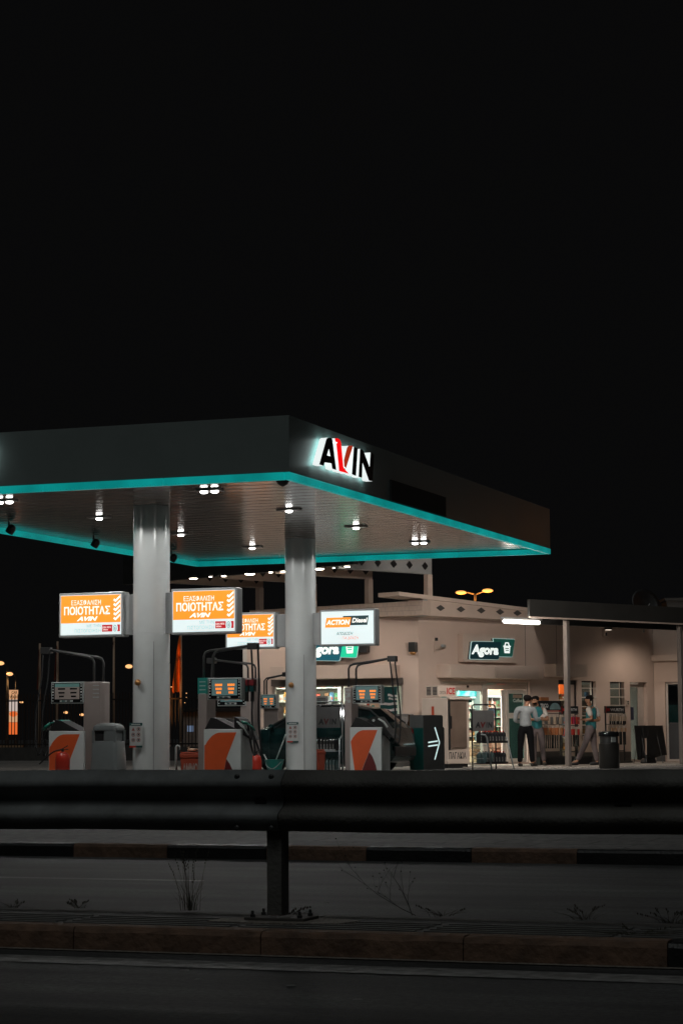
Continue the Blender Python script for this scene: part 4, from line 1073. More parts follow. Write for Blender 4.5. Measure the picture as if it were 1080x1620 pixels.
# far small pump near the shop window
FY = ST_Y = (at(427, 1110, 50.5)-ST.o).dot(ST.Y)
X0, Z1 = ST.on(414, 1099, FY); X1, Z0 = ST.on(440, 1121, FY)
t = thing('fuel_pump', 'small far fuel pump with orange digits seen left of the rear column', 'fuel pump', ST.w((X0+X1)/2, FY, GZ), -PSI)
w = (X1-X0)/2
display(t, -w, w, Z0-GZ, Z1-GZ, -.1, True)
mb = MB(); mb.box(-w+.02, w-.02, .05, .38, 0, Z0-GZ+.05); mb.build('cabinet', scr_body, t, bevel=.01)
mx, mz = ST.on(450, 1067, FY); mx -= (X0+X1)/2; mz -= GZ; bx = -w+.02; bz = ST.z(420, 1073, FY)-GZ
for d in (0, .06):
    mb = MB(); mb.tube([(bx+d, .1, Z0-GZ), (bx+d, .1, bz-.06), (bx+d+.06, .1, bz), (mx, .1, mz)], .02, 8); mb.build('hose_mast', dark_m, t, smooth=True)
mb = MB(); mb.box(mx-.08, mx+.1, .04, .16, mz-.05, mz+.05); mb.build('mast_head', dark_m, t, bevel=.01)
hose(t, [(mx+.05, .1, mz-.03), (mx+.06, .1, mz-.6), (mx+.0, .05, mz-1.2), (w, .05, .75)])

# ------------------------------------------------------------------ things on and around the islands
def cyl_obj(t, name, m, prof, **k):
    mb = MB(); mb.lathe(prof, 28); return mb.build(name, m, t, auto=40, **k)
def extinguisher(px, py_top, Y, label, s=1.0):
    X, Z = ST.on(px, py_top, Y); base = GZ+.12
    t = thing('fire_extinguisher', label, 'fire extinguisher', ST.w(X, Y, base), -PSI); h = Z-base-.1
    r = .105*s
    cyl_obj(t, 'cylinder', red_p, [(r*.9, 0), (r, .02), (r, h-.12), (r*.92, h-.06), (r*.65, h-.015), (r*.25, h)])
    mb = MB(); mb.tube([(0, 0, h-.01), (0, 0, h+.05)], .022, 10); mb.tube([(-.02, 0, h+.04), (.10, 0, h+.10)], .009, 6); mb.tube([(-.02, 0, h+.03), (.11, 0, h+.04)], .008, 6); mb.build('valve', black_m, t, smooth=True)
    hose(t, [(0, -.02, h+.04), (-.14, -.05, h-.0), (-.30, -.06, h-.12), (-.40, -.05, h-.20)], r=.012); return t
extinguisher(99, 1180, CY1-.62, 'red fire extinguisher with a looping hose in front of the far left pump', 1.15)
extinguisher(405, 1186, CY2-1.2, 'red fire extinguisher standing right of the lit pump near the front column')
# waste bin
X, Z = ST.on(172, 1144, CY1-.15); t = thing('waste_bin', 'tall grey moulded waste bin between the far left pump and the front column', 'bin', ST.w(X, CY1-.15, GZ+.12), -PSI)
H = Z-GZ-.12
bin_m = mat('bin_grey', (.13,.145,.145), .3, var=.08, scale=3, coat=.3)
def rrect(w, d, n=6, r=.3):
    out = []
    for cx, cy, a0 in ((1, 1, 0), (-1, 1, 90), (-1, -1, 180), (1, -1, 270)):
        for i in range(n+1):
            a = radians(a0+90*i/n); out.append((w*(cx*(1-r)+r*cos(a)), d*(cy*(1-r)+r*sin(a))))
    return out
def loft(mb, rings, mi=0, cap=True):
    n = len(rings[0]); vs = [p for r in rings for p in r]; fs = []
    for i in range(len(rings)-1):
        for j in range(n): fs.append((i*n+j, i*n+(j+1) % n, (i+1)*n+(j+1) % n, (i+1)*n+j))
    if cap: fs.append(tuple(range(n))[::-1]); fs.append(tuple((len(rings)-1)*n+j for j in range(n)))
    mb.add(vs, fs, mi)
mb = MB(); loft(mb, [[(x, y, z) for x, y in rrect(w, w*.85)] for w, z in ((.262, 0), (.258, .02), (.225, H*.66), (.222, H*.665), (.19, H*.67), (.185, H*.86))]); mb.build('bin_body', bin_m, t, auto=35)
mb = MB(); loft(mb, [[(x, y, z) for x, y in rrect(w, w*.85)] for w, z in ((.222, H*.862), (.225, H*.90), (.205, H*.95), (.15, H*.985), (.06, H))]); mb.build('lid', bin_m, t, auto=35)
mb = MB(); 
for (x, y) in ((-.20,-.17),(.20,-.17),(-.20,.17),(.20,.17)): mb.box(x-.022, x+.022, y-.015, y+.015, H*.64, H*.87)
mb.box(.0, .19, -.185, -.15, H*.66, H*.88)
mb.build('lid_support', bin_m, t, bevel=.006)
mb = MB(); mb.box(-.17, -.01, -.165, -.158, H*.68, H*.855); mb.build('opening', black_m, t)
# sand bins
def sand_bin(px0, px1, pyt, Y, label, text):
    X0, Z = ST.on(px0, pyt, Y); X1 = ST.x(px1, Y, pyt); w = (X1-X0)/2; b = GZ+.12 if Y < 8 else GZ; H = Z-b
    t = thing('sand_bin', label, 'sand bin', ST.w((X0+X1)/2, Y, b), -PSI)
    mb = MB(); mb.hexa([(-w*.9, 0, 0), (w*.9, 0, 0), (w*.9, .32, 0), (-w*.9, .32, 0), (-w*.97, -.01, H-.10), (w*.97, -.01, H-.10), (w*.97, .34, H-.10), (-w*.97, .34, H-.10)]); mb.build('bin_body', red_bin, t, bevel=.01)
    mb = MB(); mb.box(-w, w, -.02, .36, H-.098, H-.03); mb.box(-w*.96, w*.96, .0, .33, H-.03, H); mb.build('lid', red_bin, t, bevel=.01)
    if text:
        mb = MB(); text_into(mb, 'ΑΜΜΟΣ', -w*.75, w*.80, H-.345, H-.185, -.012, 0, .03); mb.build('lettering', mat('faded_white', (.38,.33,.30), .6, var=.3, scale=20), t)
    return t
sand_bin(285, 322, 1190, CY1-.1, 'red sand bin with white lettering right of the front column', True)
sand_bin(477, 505, 1186, CY2+.15, 'plain red sand bin at the right foot of the rear column', False)
X, Z = ST.on(303, 1189, CY1)
mb = MB(); mb.T = Matrix.Translation((0,0,0)); mb.ball((0,0,.02), (.075,.05,.03), 7); mb.tube([(.03,0,.03),(.10,.01,.03),(.15,.0,.01)], [.02,.015,.012], 7); mb.tube([(-.04,0,.035),(-.07,-.01,.06),(-.03,-.01,.07)], .013, 6)
o_ = mb.build('work_glove', mat('glove_tan', (.45,.28,.18), .8, var=.2), smooth=True); o_.location = ST.w(X, CY1, Z); o_.rotation_euler = (0,0,-PSI); tag(o_, 'tan work glove lying on the lettered red sand bin', 'glove')
X, Z = ST.on(281, 1180, CY1); b = GZ+.12
t = thing('standpipe', 'white bent water pipe with a tap right of the front column', 'water pipe', ST.w(X, CY1, b), -PSI); h = Z-b
mb = MB(); mb.tube([(-.03, 0, 0), (-.03, 0, h-.04), (-.02, 0, h-.01), (.02, 0, h), (.035, 0, h-.03)], .02, 10); mb.build('pipe', mat('white_pipe', (.5,.52,.5), .4), t, smooth=True)
mb = MB(); mb.tube([(.035, 0, h-.02), (.045, 0, h-.10), (.03, 0, h-.16)], .014, 8); mb.tube([(.02, 0, h+.01), (.05, 0, h+.04), (.10, 0, h+.045)], .008, 6); mb.build('tap', dark_m, t, smooth=True)
# bucket with squeegee handle
X, Z = ST.on(434, 1204, CY2-.45); t = thing('bucket', 'teal plastic bucket at the left foot of the rear column', 'bucket', ST.w(X, CY2-.45, GZ+.12), -PSI); h = max(.22, Z-GZ-.12)
cyl_obj(t, 'pail', teal_p, [(.13, 0), (.185, h-.01), (.195, h), (.175, h-.005), (.125, .02)])
hose(t, [(-.18, -.02, h-.02), (-.10, -.15, h-.12), (.05, -.18, h-.17), (.17, -.06, h-.04)], 'handle', .006, frame_g)
mb = MB(); mb.tube([(0,0,0),(.26,0,.62)], .011, 7); mb.tube([(.235,0,.56),(.275,0,.66)], .017, 7)
o_ = mb.build('squeegee', frame_g, smooth=True); o_.location = ST.w(X-.05, CY2-.42, GZ+.16); o_.rotation_euler = (0,0,-PSI); tag(o_, 'long squeegee handle leaning out of the teal bucket', 'squeegee')
mb = MB(); mb.tube([(0,0,0),(-.13,0,.22)], .012, 7); mb.box(-.03,.03,-.02,.02,-.03,.0)
o_ = mb.build('brush', white_p); o_.location = ST.w(X-.09, CY2-.45, GZ+.22); o_.rotation_euler = (0,0,-PSI); tag(o_, 'short white brush sticking out of the teal bucket to the left', 'brush')

# ------------------------------------------------------------------ oil racks
jug_dk = mat('jug_black', (.018,.018,.02), .3, var=.2); jug_lt = mat('jug_pale_teal', (.30,.42,.41), .25, var=.1); jug_md = mat('jug_grey_teal', (.08,.13,.13), .3, var=.2)
jug_lab = mat('jug_label', (.16,.16,.15), .5, var=.5, scale=30)
def jug_mesh(w, d, h, m, lab, cap=None):
    mb = MB(); loft(mb, [[(x, y, z) for x, y in rrect(a*w, b*d, 3, .35)] for a, b, z in ((.9, .9, 0), (1, 1, h*.04), (1, 1, h*.62), (.85, .95, h*.74), (.5, .6, h*.84), (.30, .35, h*.88))])
    loft(mb, [[(x+w*.25, y, z) for x, y in rrect(w*.26, d*.3, 3, .5)] for z in (h*.84, h*.98)], 1)
    mb.tube([(-w*.55, 0, h*.70), (-w*.35, 0, h*.93), (w*.1, 0, h*.90)], w*.12, 6, 0)
    mb.prism([(-w*.6, h*.12), (w*.6, h*.12), (w*.6, h*.5), (-w*.6, h*.5)], -d*1.02, -d*.98, 2)
    return mb.mesh('jug', [m, cap or black_m, jug_lab], False), lab
RACKG = mat('rack_panel', (.11,.11,.11), .5, var=.1)
def rack(label, fr_, Y, px0, px1, pyt, hdr, base, rows, tubem, side_px=None):
    X0, Z = fr_.on(px0, pyt, Y); X1 = fr_.x(px1, Y, pyt); xc = (X0+X1)/2; w = (X1-X0)/2; H = Z-base
    t = thing('oil_rack', label, 'display rack', fr_.w(xc, Y, base), fr_.ang); r = .018
    mb = MB(); c = .07
    mb.tube([(-w, 0, 0), (-w, 0, H-c), (-w+.02, 0, H-.02), (-w+c, 0, H), (w-c, 0, H), (w-.02, 0, H-.02), (w, 0, H-c), (w, 0, 0)], r, 8); mb.build('tube_frame', tubem, t, smooth=True)
    h0 = fr_.z(px0, hdr[0], Y)-base; h1 = fr_.z(px0, hdr[1], Y)-base
    mb = MB(); mb.box(-w+.022, w-.05, -.012, .008, h1, h0); hp = mb.build('header_board', RACKG, t, bevel=.004)
    mb = MB(); a = -w+.09; b_ = w-.12; hh = (h0-h1)
    z0_, z1_ = h1+hh*.16, h1+hh*.44
    cs = [a+(b_-a)*u for u in (0, .30, .34, .60, .64, .70, .74, 1.0)]
    text_into(mb, 'A', cs[0], cs[1], z0_, z1_, -.014, 0, .05, .1); text_into(mb, 'V', cs[1], cs[3], z0_, z1_, -.0145, 1, .05, .1); text_into(mb, 'I', cs[4], cs[5], z0_, z1_, -.014, 0, .03, .1); text_into(mb, 'N', cs[6], cs[7], z0_, z1_, -.014, 0, .05, .1)
    mb.build('lettering', [txt_dk, mat('maroon_lettering', (.09,.008,.008), .5)], hp)
    # sloping side arms with a bent grab handle
    mb = MB(); zt_2 = H*.52
    mb.tube([(-w-.14, -.42, zt_2+.03), (-w-.02, -.42, zt_2+.02), (-w+.04, -.42, zt_2-.05), (-w+.14, -.46, 0)], r, 8); mb.build('side_arm', chrome, t, smooth=True)
    mb = MB(); mb.tube([(w+.0, -.02, zt_2+.02), (w+.05, -.3, zt_2-.05), (w+.10, -.46, 0)], r, 8); mb.build('side_arm', chrome, t, smooth=True)
    mb = MB()
    for k in range(4): z = .10+.17*k*H/1.7; mb.tube([(-w, 0, z), (-w+.13-.03*k, -.44, z)], .008, 6)
    mb.build('rungs', chrome, t, smooth=True)
    for (zf, n, mats_, jh, x_a) in rows:
        z = H*zf
        mb = MB(); mb.box(-w+.02, w-.01, -.38, -.02, z-.02, z); mb.box(-w+.02, w-.01, -.392, -.382, z-.02, z+.03); mb.build('shelf', tubem, t, bevel=.003)
        jw = (2*w-.08)/n
        me = None
        for row in range(2):
            for i in range(n):
                m, lab = mats_[min(i*len(mats_)//n, len(mats_)-1)]
                key = (label, zf, m.name)
                if key not in JUGS: JUGS[key] = jug_mesh(jw*.40, .07, jh, m, lab, red_p if 'shop door' in label or (m is jug_dk and 'entrance' in label) else None)[0]
                o2 = bpy.data.objects.new('oil_jug', JUGS[key]); COL.objects.link(o2)
                o2.location = fr_.w(xc-w+.05+jw*(i+.5), Y-.30+.17*row, base+z+.001); o2.rotation_euler = (0, 0, fr_.ang+random.uniform(-.05, .05))
                tag(o2, lab, 'oil jug', 'oil jugs: '+lab)
                if row == 0 or True:
                    pass
    return t
JUGS = {}
Yr1 = (at(520, 1150, 45.0)-ST.o).dot(ST.Y)
rack('steel tube oil rack with a grey lettered header right of the rear column', ST, Yr1, 497, 541, 1110.5, (1119, 1152), GZ,
     ((.33, 8, ((jug_lt, 'pale plastic jug at the left of the upper shelf by the rear column'), (jug_dk, 'black plastic jug on the upper rack shelf by the rear column'), (jug_dk, 'black plastic jug on the upper rack shelf by the rear column'), (jug_dk, 'black plastic jug on the upper rack shelf by the rear column')), .27, 0),
      (.045, 8, ((jug_lt, 'pale plastic jug at the left of the lowest shelf by the rear column'), (jug_md, 'grey green jug on the lowest shelf of the rack by the rear column'), (jug_md, 'grey green jug on the lowest shelf of the rack by the rear column')), .28, 0)), chrome)
Yr2 = (at(765, 1150, 50.5)-RW.o).dot(RW.Y)
rack('dark oil rack with a grey lettered header standing before the shop entrance', RW, Yr2, 746, 783, 1115, (1124, 1157), GZ,
     ((.42, 7, ((jug_dk, 'black plastic jug on the upper shelf of the rack before the shop door'),), .26, 0),
      (.10, 7, ((jug_md, 'grey green jug at the left of the lower shelf before the shop door'), (jug_dk, 'black plastic jug on the lower shelf of the rack before the shop door'), (jug_dk, 'black plastic jug on the lower shelf of the rack before the shop door')), .27, 0)), black_m)

# ------------------------------------------------------------------ air and water kiosk, freezer, cylinder bin
Yk = (at(686, 1150, 47.5)-RW.o).dot(RW.Y)
X0, Z1 = RW.on(669.5, 1131.5, Yk); X1 = RW.x(703, Yk, 1170)
t = thing('service_kiosk', 'dark grey kiosk with a white arrow line sign and a green side', 'kiosk', RW.w(X0, Yk, GZ), WA); w = X1-X0; H = Z1-GZ
KD = .42
mb = MB(); z2 = RW.z(703, 1152, Yk)-GZ
mb.prism([(0, 0), (w, 0), (w, z2), (w*.93, z2+.03), (w*.93, H-.03), (w*.88, H), (.0, H)], 0, KD); mb.build('housing', mat('kiosk_grey', (.075,.075,.072), .4, var=.08), t, bevel=.008, recalc=True)
mb = MB(); mb.box(-.012, -.001, .01, KD-.01, .02, H-.28); mb.build('green_side_panel', mat('kiosk_green', (.008,.085,.075), .35), t)
mb = MB(); mb.box(-.012, -.001, .01, KD-.01, H-.27, H-.01); mb.build('grey_side_panel', mat('kiosk_side_grey', (.13,.135,.13), .4), t)
mb = MB(); k_e = lit('arrow_line', (.62,.82,.80), 1.0)
def kp(px, py): X, Z = RW.on(px, py, Yk); return (X-X0, Z-GZ)
def stroke(mb, a, b, wd, y=-.004):
    a = Vector(a); b = Vector(b); d = (b-a).normalized(); n = Vector((-d.y, d.x))*wd/2
    mb.prism([tuple(a-n), tuple(b-n), tuple(b+n), tuple(a+n)], y, -.0005)
for a, b in (((687.5, 1151), (694.8, 1175)), ((694.8, 1175), (687.5, 1202)), ((677, 1175), (692, 1172.6)), ((677, 1181), (692, 1178.8))): stroke(mb, kp(*a), kp(*b), .028)
mb.build('arrow_sign', k_e, t)
# ice freezer
Yf = (at(707, 1150, 52.6)-RW.o).dot(RW.Y)
X0, Z1 = RW.on(707, 1104, Yf); X1 = RW.x(742, Yf, 1150); w = X1-X0; H = Z1-GZ; D = .86
t = thing('ice_freezer', 'cream ice freezer with a brown door and lettering beside the shop entrance', 'freezer', RW.w(X0, Yf, GZ), WA)
mb = MB(); mb.box(0, w, 0, D, .10, H); mb.build('cabinet', cream, t, bevel=.012)
mb = MB(); mb.box(.03, w-.03, .03, D-.03, 0, .098); mb.build('plinth', black_m, t)
def fp(px, py, yy=0): X, Z = RW.on(px, py, Yf+yy); return X-X0, Z-GZ
a = fp(712, 1109, -.05); b = fp(738.5, 1183, -.05)
mb = MB(); mb.box(a[0], b[0], -.055, -.002, b[1], a[1]); dr = mb.build('door', mat('freezer_door', (.16,.115,.09), .35, var=.25, scale=2.5), t, bevel=.012)
mb = MB(); mb.box(a[0]-.015, a[0]+.02, -.085, -.056, b[1]+.45, b[1]+.75); mb.build('handle', black_m, dr, bevel=.006)
mb = MB(); mb.box(a[0]-.035, a[0]-.004, -.05, -.002, b[1]-.05, a[1]+.0); mb.build('door_seal', dark_m, dr)
mb = MB(); mb.hexa([(-.02, -.10, H-.04), (w+.03, -.10, H-.04), (w+.03, .0, H-.0), (-.02, .0, H-.0), (-.02, -.10, H-.01), (w+.03, -.10, H-.01), (w+.03, .02, H+.03), (-.02, .02, H+.03)]); mb.build('door_hood', cream, t)
mb = MB(); c = fp(710, 1201, 0); d = fp(737, 1190, 0); text_into(mb, 'ΠΑΓΑΚΙΑ', c[0], d[0], c[1], d[1], -.002, 0, .02); mb.build('lettering', txt_dk, t)
hx0 = -.02; hz = H+.035; hz1 = fp(700, 1086, 0)[1]
hy0 = .34; hxa = RW.x(693, Yf+hy0, 1095)-X0; hxb = RW.x(720.5, Yf+hy0, 1095)-X0; hyd = hy0+.42; hz1 = RW.z(700, 1085, Yf+hy0)-GZ
mb = MB(); mb.box(hxa, hxb, hy0, hyd, hz, hz1); hb = mb.build('header_box', cream, t, bevel=.006)
mb = MB(); hh_ = hz1-hz; text_into(mb, 'ICE', hxa+(hxb-hxa)*.48, hxb-.03, hz+hh_*.2, hz+hh_*.82, hy0-.002, 0, .03); text_into(mb, 'CRYSTAL', hxa+.04, hxa+(hxb-hxa)*.45, hz+hh_*.22, hz+hh_*.5, hy0-.002, 1, .0)
# header lettering stands on the left side of the cabinet (faces left/front)
mb.build('lettering', [txt_rd, txt_dk], hb)
# left vents and red thermometer strip
mb = MB()
for s_ in (hy0+.11, hy0+.31):
    for k in range(6): mb.box(hxa-.010, hxa-.0005, s_-.07, s_+.07, hz+.04+k*.033, hz+.06+k*.033)
mb.build('vent_grille', plinth_m, hb)
mb = MB(); mb.box(-.006, -.0005, .44, .52, H-.62, H-.20); mb.build('red_label', mat('red_strip', (.45,.06,.02), .5), t)
mb = MB(); mb.box(-.006, -.0005, .05, D-.05, .12, H-.05); 
# cylinder litter bin at the right
Yb = (at(963, 1150, 50.5)-RW.o).dot(RW.Y)
X, Z = RW.on(962.5, 1157, Yb); t = thing('litter_bin', 'dark round litter bin with a domed rim in front of the porch', 'bin', RW.w(X, Yb, GZ), WA); H = Z-GZ
cyl_obj(t, 'drum', mat('drum_dark', (.05,.048,.045), .3, .5, .1), [(.225, 0), (.235, .02), (.235, H-.28)])
cyl_obj(t, 'collar', dark_m, [(.21, H-.279), (.21, H-.12)])
cyl_obj(t, 'rim', black_gl, [(.235, H-.119), (.24, H-.05), (.22, H-.01), (.15, H), (.14, H-.02)])
mb = MB(); mb.box(-.16, -.02, -.225, -.20, H-.25, H-.14); mb.build('bin_sticker', frame_g, t)
# ------------------------------------------------------------------ shop signs
def shop_sign(label, fr_, Y, s, ox, oy, cdark, cgreen, board):
    """design pixels -> photo pixels: x = ox + gx*s, y = oy + gy*s (gx, gy from the sign's left top)"""
    c = fr_.on(ox+160*s, oy+75*s, Y); t = thing('shop_sign', label, 'sign', fr_.w(c[0], Y, c[1]), fr_.ang)
    def P(gx, gy): X, Z = fr_.on(ox+gx*s, oy+gy*s, Y); return (X-c[0], Z-c[1])
    def grow(pl, g):
        cx = sum(p[0] for p in pl)/len(pl); cz = sum(p[1] for p in pl)/len(pl); out = []
        for x, z in pl: out.append((x+(g if x > cx else -g), z+(g if z > cz else -g)))
        return out
    def rnd(pl, r=.05):
        out = []; n = len(pl)
        for i in range(n):
            p = Vector(pl[i]); a = (Vector(pl[i-1])-p); b = (Vector(pl[(i+1) % n])-p)
            a1 = p+a.normalized()*r; b1 = p+b.normalized()*r
            for k in range(5):
                u = k/4; q = a1.lerp(p, u).lerp(p.lerp(b1, u), u); out.append((q.x, q.y))
        return out
    dk = [P(0, 145), P(205, 149), P(226, 24), P(15, 22)]; gn = [P(208, 127), P(303, 130), P(322, 6), P(166, 0)]
    mb = MB(); mb.prism(rnd(grow(dk, .012)), -.10, -.085, 0); mb.prism(rnd(grow(gn, .012)), -.098, -.084, 0); mb.build('glowing_edge', lit('sign_edge_glow', (.40,.55,.52), .8), t); mb = MB(); mb.prism(dk, -.083, -.03, 0); mb.prism(gn, -.082, -.031, 0); mb.build('sign_tray', dark_m, t)
    mb = MB(); mb.prism(rnd(gn), -.108, -.101, 1); mb.prism(rnd(dk), -.114, -.109, 0); mb.build('sign_face', [cdark, cgreen], t)
    mb = MB(); x0, z0 = P(10, 132); x1, z1 = P(203, 47)
    text_into(mb, 'Agora', x0, x1, z0, z1, -.116, 0, .05, .18)
    a, b = P(238, 50), P(292, 105); w = b[0]-a[0]; h = a[1]-b[1]
    q = lambda u, v: (a[0]+w*u, a[1]-h*v)
    mb.prism([q(0, .0), q(1, .0), q(1, .14), q(.92, .14), q(.84, 1), q(.16, 1), q(.08, .14), q(0, .14)], -.116, -.1085, 0, [[q(.22, .3), q(.78, .3), q(.76, .42), q(.24, .42)], [q(.25, .55), q(.75, .55), q(.73, .67), q(.27, .67)]])
    mb.prism([q(.15, 0), q(.28, -.45), q(.72, -.45), q(.85, 0), q(.72, 0), q(.63, -.3), q(.37, -.3), q(.28, 0)], -.116, -.1085, 0)
    mb.build('lettering', lit('sign_letters_cool', (.80,.86,.82), 1.0), t)
    if board:
        X0, Z1 = fr_.on(*board[0], -.10+.0); X1, Z0 = fr_.on(*board[1], -.10)
        mb = MB(); mb.box(X0-c[0], X1-c[0], -.029, -Y-.003, Z0-c[1], Z1-c[1]); mb.build('backing_board', beige_trim, t, bevel=.006)
    else:
        mb = MB(); mb.box(-.8, .9, -.029, -Y-.003, -.12, .12); mb.build('mounting_rail', dark_m, t)
shop_sign('dark teal and green sign with basket symbol on a beige board over the entrance awning', RW, -.16, 1/4.5, 620+530/4.5, 920+408/4.5, lit('sign_deep_teal', (.003,.016,.020), 1.0), lit('sign_deep_green', (.006,.045,.034), 1.0), ((728, 1002.5), (812, 1049.5)))
shop_sign('bright teal and green sign with basket symbol, half hidden behind the white light box', LW, -.20, 1.21/4.5, 400+379/4.5, 920+386/4.5, lit('sign_bright_teal', (.003,.075,.105), 1.0), lit('sign_bright_green', (.008,.50,.27), 1.0), None)

# wall cameras and small wall boxes
X, Z = RW.on(692, 1024, -.1); t = thing('security_camera', 'security camera pair on a wall bracket left of the entrance sign', 'camera', RW.w(X, 0, Z), WA)
mb = MB(); mb.box(-.04, .04, -.03, -.001, -.12, .22); mb.tube([(0,-.03,-.05),(.05,-.15,-.02),(.12,-.2,.03)], .014, 6); mb.build('bracket', beige_trim, t)
mb = MB(); mb.T = Matrix.Translation((.10,-.2,.03)) @ Matrix.Rotation(.5, 4, 'Z'); mb.box(-.10,.14,-.035,.035,-.035,.035); mb.build('camera_body', grey_paint, t, bevel=.01)
mb = MB(); mb.box(-.03,.05,-.07,-.031,.16,.24); mb.build('sensor', black_m, t, bevel=.008)
X, Z = LW.on(652, 1025, -.15); t = thing('wall_lantern', 'dark box lantern on the left wing wall near the corner', 'lantern', LW.w(X, 0, Z), LW.ang)
mb = MB(); mb.box(-.09,.09,-.20,-.002,-.10,.14); mb.build('shade', dark_m, t, bevel=.01)
mb = MB(); mb.lathe([(.05,-.17),(.085,-.14),(.085,-.101)], 16, c=(0,-.10,0)); mb.build('lens', brass, t, smooth=True)
X, Z = RW.on(957, 1002, -.08); t = thing('wall_speaker', 'small box on the wall high under the porch roof', 'wall box', RW.w(X, 0, Z), WA)
mb = MB(); mb.box(-.05,.05,-.11,-.002,-.09,.10); mb.build('shell', beige_trim, t, bevel=.01); mb = MB(); mb.box(-.035,.035,-.116,-.111,-.07,.02); mb.build('grille', dark_m, t)
X, Z = RW.on(992.5, 1112, -.03); mb = MB(); mb.box(-.05,.05,-.045,-.002,-.07,.07,0); mb.box(-.03,.03,-.05,-.0455,-.05,-.01,1); mb.box(-.03,.03,-.05,-.0455,.01,.05,1)
o_ = mb.build('door_keypad', [cream, black_m], bevel=.003); o_.location = RW.w(X, 0, Z); o_.rotation_euler = (0,0,WA); tag(o_, 'small keypad on the wall left of the glass door', 'keypad')

# ------------------------------------------------------------------ inside the shop
prod_cols = [mat('pack_red', (.45,.06,.04), .5), mat('pack_cream', (.62,.5,.38), .5), mat('pack_orange', (.6,.25,.06), .5), mat('pack_white', (.66,.62,.56), .5), mat('pack_green', (.1,.28,.16), .5), mat('pack_blue', (.08,.18,.3), .5), mat('pack_pink', (.6,.28,.25), .5), mat('pack_brown', (.2,.1,.05), .5)]
PMESH = []
for i, m in enumerate(prod_cols):
    mb = MB(); mb.box(-.05, .05, -.03, .03, 0, .16+.02*(i % 3), 0); mb.box(-.04, .04, -.033, -.0301, .03, .09, 1); PMESH.append(mb.mesh('pack', [m, prod_cols[(i+3) % 8]]))
BM = []
for i, m in enumerate((prod_cols[3], prod_cols[4], prod_cols[0], prod_cols[2])):
    mb = MB(); mb.lathe([(.03, 0), (.034, .02), (.034, .15), (.012, .20), (.012, .24)], 10); BM.append(mb.mesh('bottle', [m], True))
def shelf_unit(label, fr_, X0, X1, Y, zs, H, plabel, group, meshes, nm='grocery_pack', cat='pack', step=.125, cm=white_p):
    t = thing('shelf_unit', label, 'shelf', fr_.w((X0+X1)/2, Y, SZ+.02), fr_.ang); w = (X1-X0)/2
    mb = MB(); mb.box(-w, w, .32, .34, .0, H); mb.build('back_panel', cm, t)
    for s in (-1, 1): mb = MB(); mb.box(s*w-.02, s*w+.02, -.02, .34, 0, H+.02); mb.build('side_panel', cm, t)
    for z in zs:
        mb = MB(); mb.box(-w+.021, w-.021, .0, .319, z-.025, z); mb.build('shelf', cm, t)
        n = int(2*w/step)
        for i in range(n):
            if random.random() < .1: continue
            me = random.choice(meshes); o2 = bpy.data.objects.new(nm, me); COL.objects.link(o2)
            o2.location = fr_.w((X0+X1)/2-w+step*(i+.55), Y+.08+random.uniform(0, .03), SZ+.02+z+.001); o2.rotation_euler = (0, 0, fr_.ang+random.uniform(-.1, .1)); o2.scale = (1, 1, random.uniform(.85, 1.25))
            tag(o2, plabel, cat, group)
shelf_unit('white shelf unit of packs inside the left shop window', LW, LW.x(433, 1.0), LW.x(536, 1.0), 1.0, (.62, .96, 1.30, 1.64, 1.98), 2.3, 'small grocery pack on the shelves inside the left shop window', 'packs in the left window', PMESH)
shelf_unit('narrow white shelf unit inside the left shop window nearest the posters', LW, LW.x(543, 1.2), LW.x(568, 1.2), 1.2, (.62, .96, 1.30, 1.64, 1.98), 2.3, 'small grocery pack on the narrow shelf behind the lit pump', 'packs on the narrow shelf', PMESH)
# service hatch machine in the left window
X0, Z1 = LW.on(497, 1101.5, -.06); X1, Z0 = LW.on(518.5, 1120, -.06)
mb = MB(); mb.box(X0, X1, -.05, .20, Z0-.5, Z1); h_ = bput(mb, 'service_hatch', grey_paint, LW, .01)
mb = MB(); mb.box(X0+.07, X1-.06, -.056, -.051, Z0+.10, Z0+.20); mb.box(X0+.07, X1-.06, -.056, -.051, Z1-.08, Z1-.06); mb.build('slot', black_m, h_)
def fridge(label, px0, px1, pyh0, pyh1, Y, hd, prod):
    X0, Z1 = RW.on(px0, pyh0, Y); X1, Z0 = RW.on(px1, pyh1, Y); w = (X1-X0)/2; b = SZ+.02
    t = thing('drinks_fridge', label, 'fridge', RW.w((X0+X1)/2, Y, b), WA); fr_in = mat('fridge_inside', (.16,.20,.20), .5)
    mb = MB(); mb.box(-w, w, .5, .54, 0, Z1-b); mb.box(-w, -w+.04, 0, .499, 0, Z1-b); mb.box(w-.04, w, 0, .499, 0, Z1-b); mb.box(-w+.041, w-.041, 0, .499, 0, .18); mb.build('cabinet', fr_in, t)
    mb = MB(); mb.box(-w+.03, w-.03, -.02, .3, Z0-b, Z1-b); mb.build('lit_header', hd, t)
    top = Z0-b-.05; mb = MB(); mb.box(-w+.06, w-.06, .02, .05, top, top+.03); mb.build('fridge_light', lit('fridge_glow', (.85, 1, .98), 4), t)
    for k in range(6):
        z = .22+(top-.25)*k/6; mb = MB(); mb.box(-w+.045, w-.045, .03, .48, z-.015, z); mb.build('shelf', white_p, t)
        n = int((2*w-.10)/.10)
        for i in range(n):
            o2 = bpy.data.objects.new('drink_bottle', random.choice(BM+PMESH)); COL.objects.link(o2); o2.rotation_euler = (0, 0, WA)
            o2.location = RW.w((X0+X1)/2-w+.10+.10*i, Y+.10+.03*(i % 2), b+z+.001); tag(o2, prod, 'drink', 'drinks: '+label)
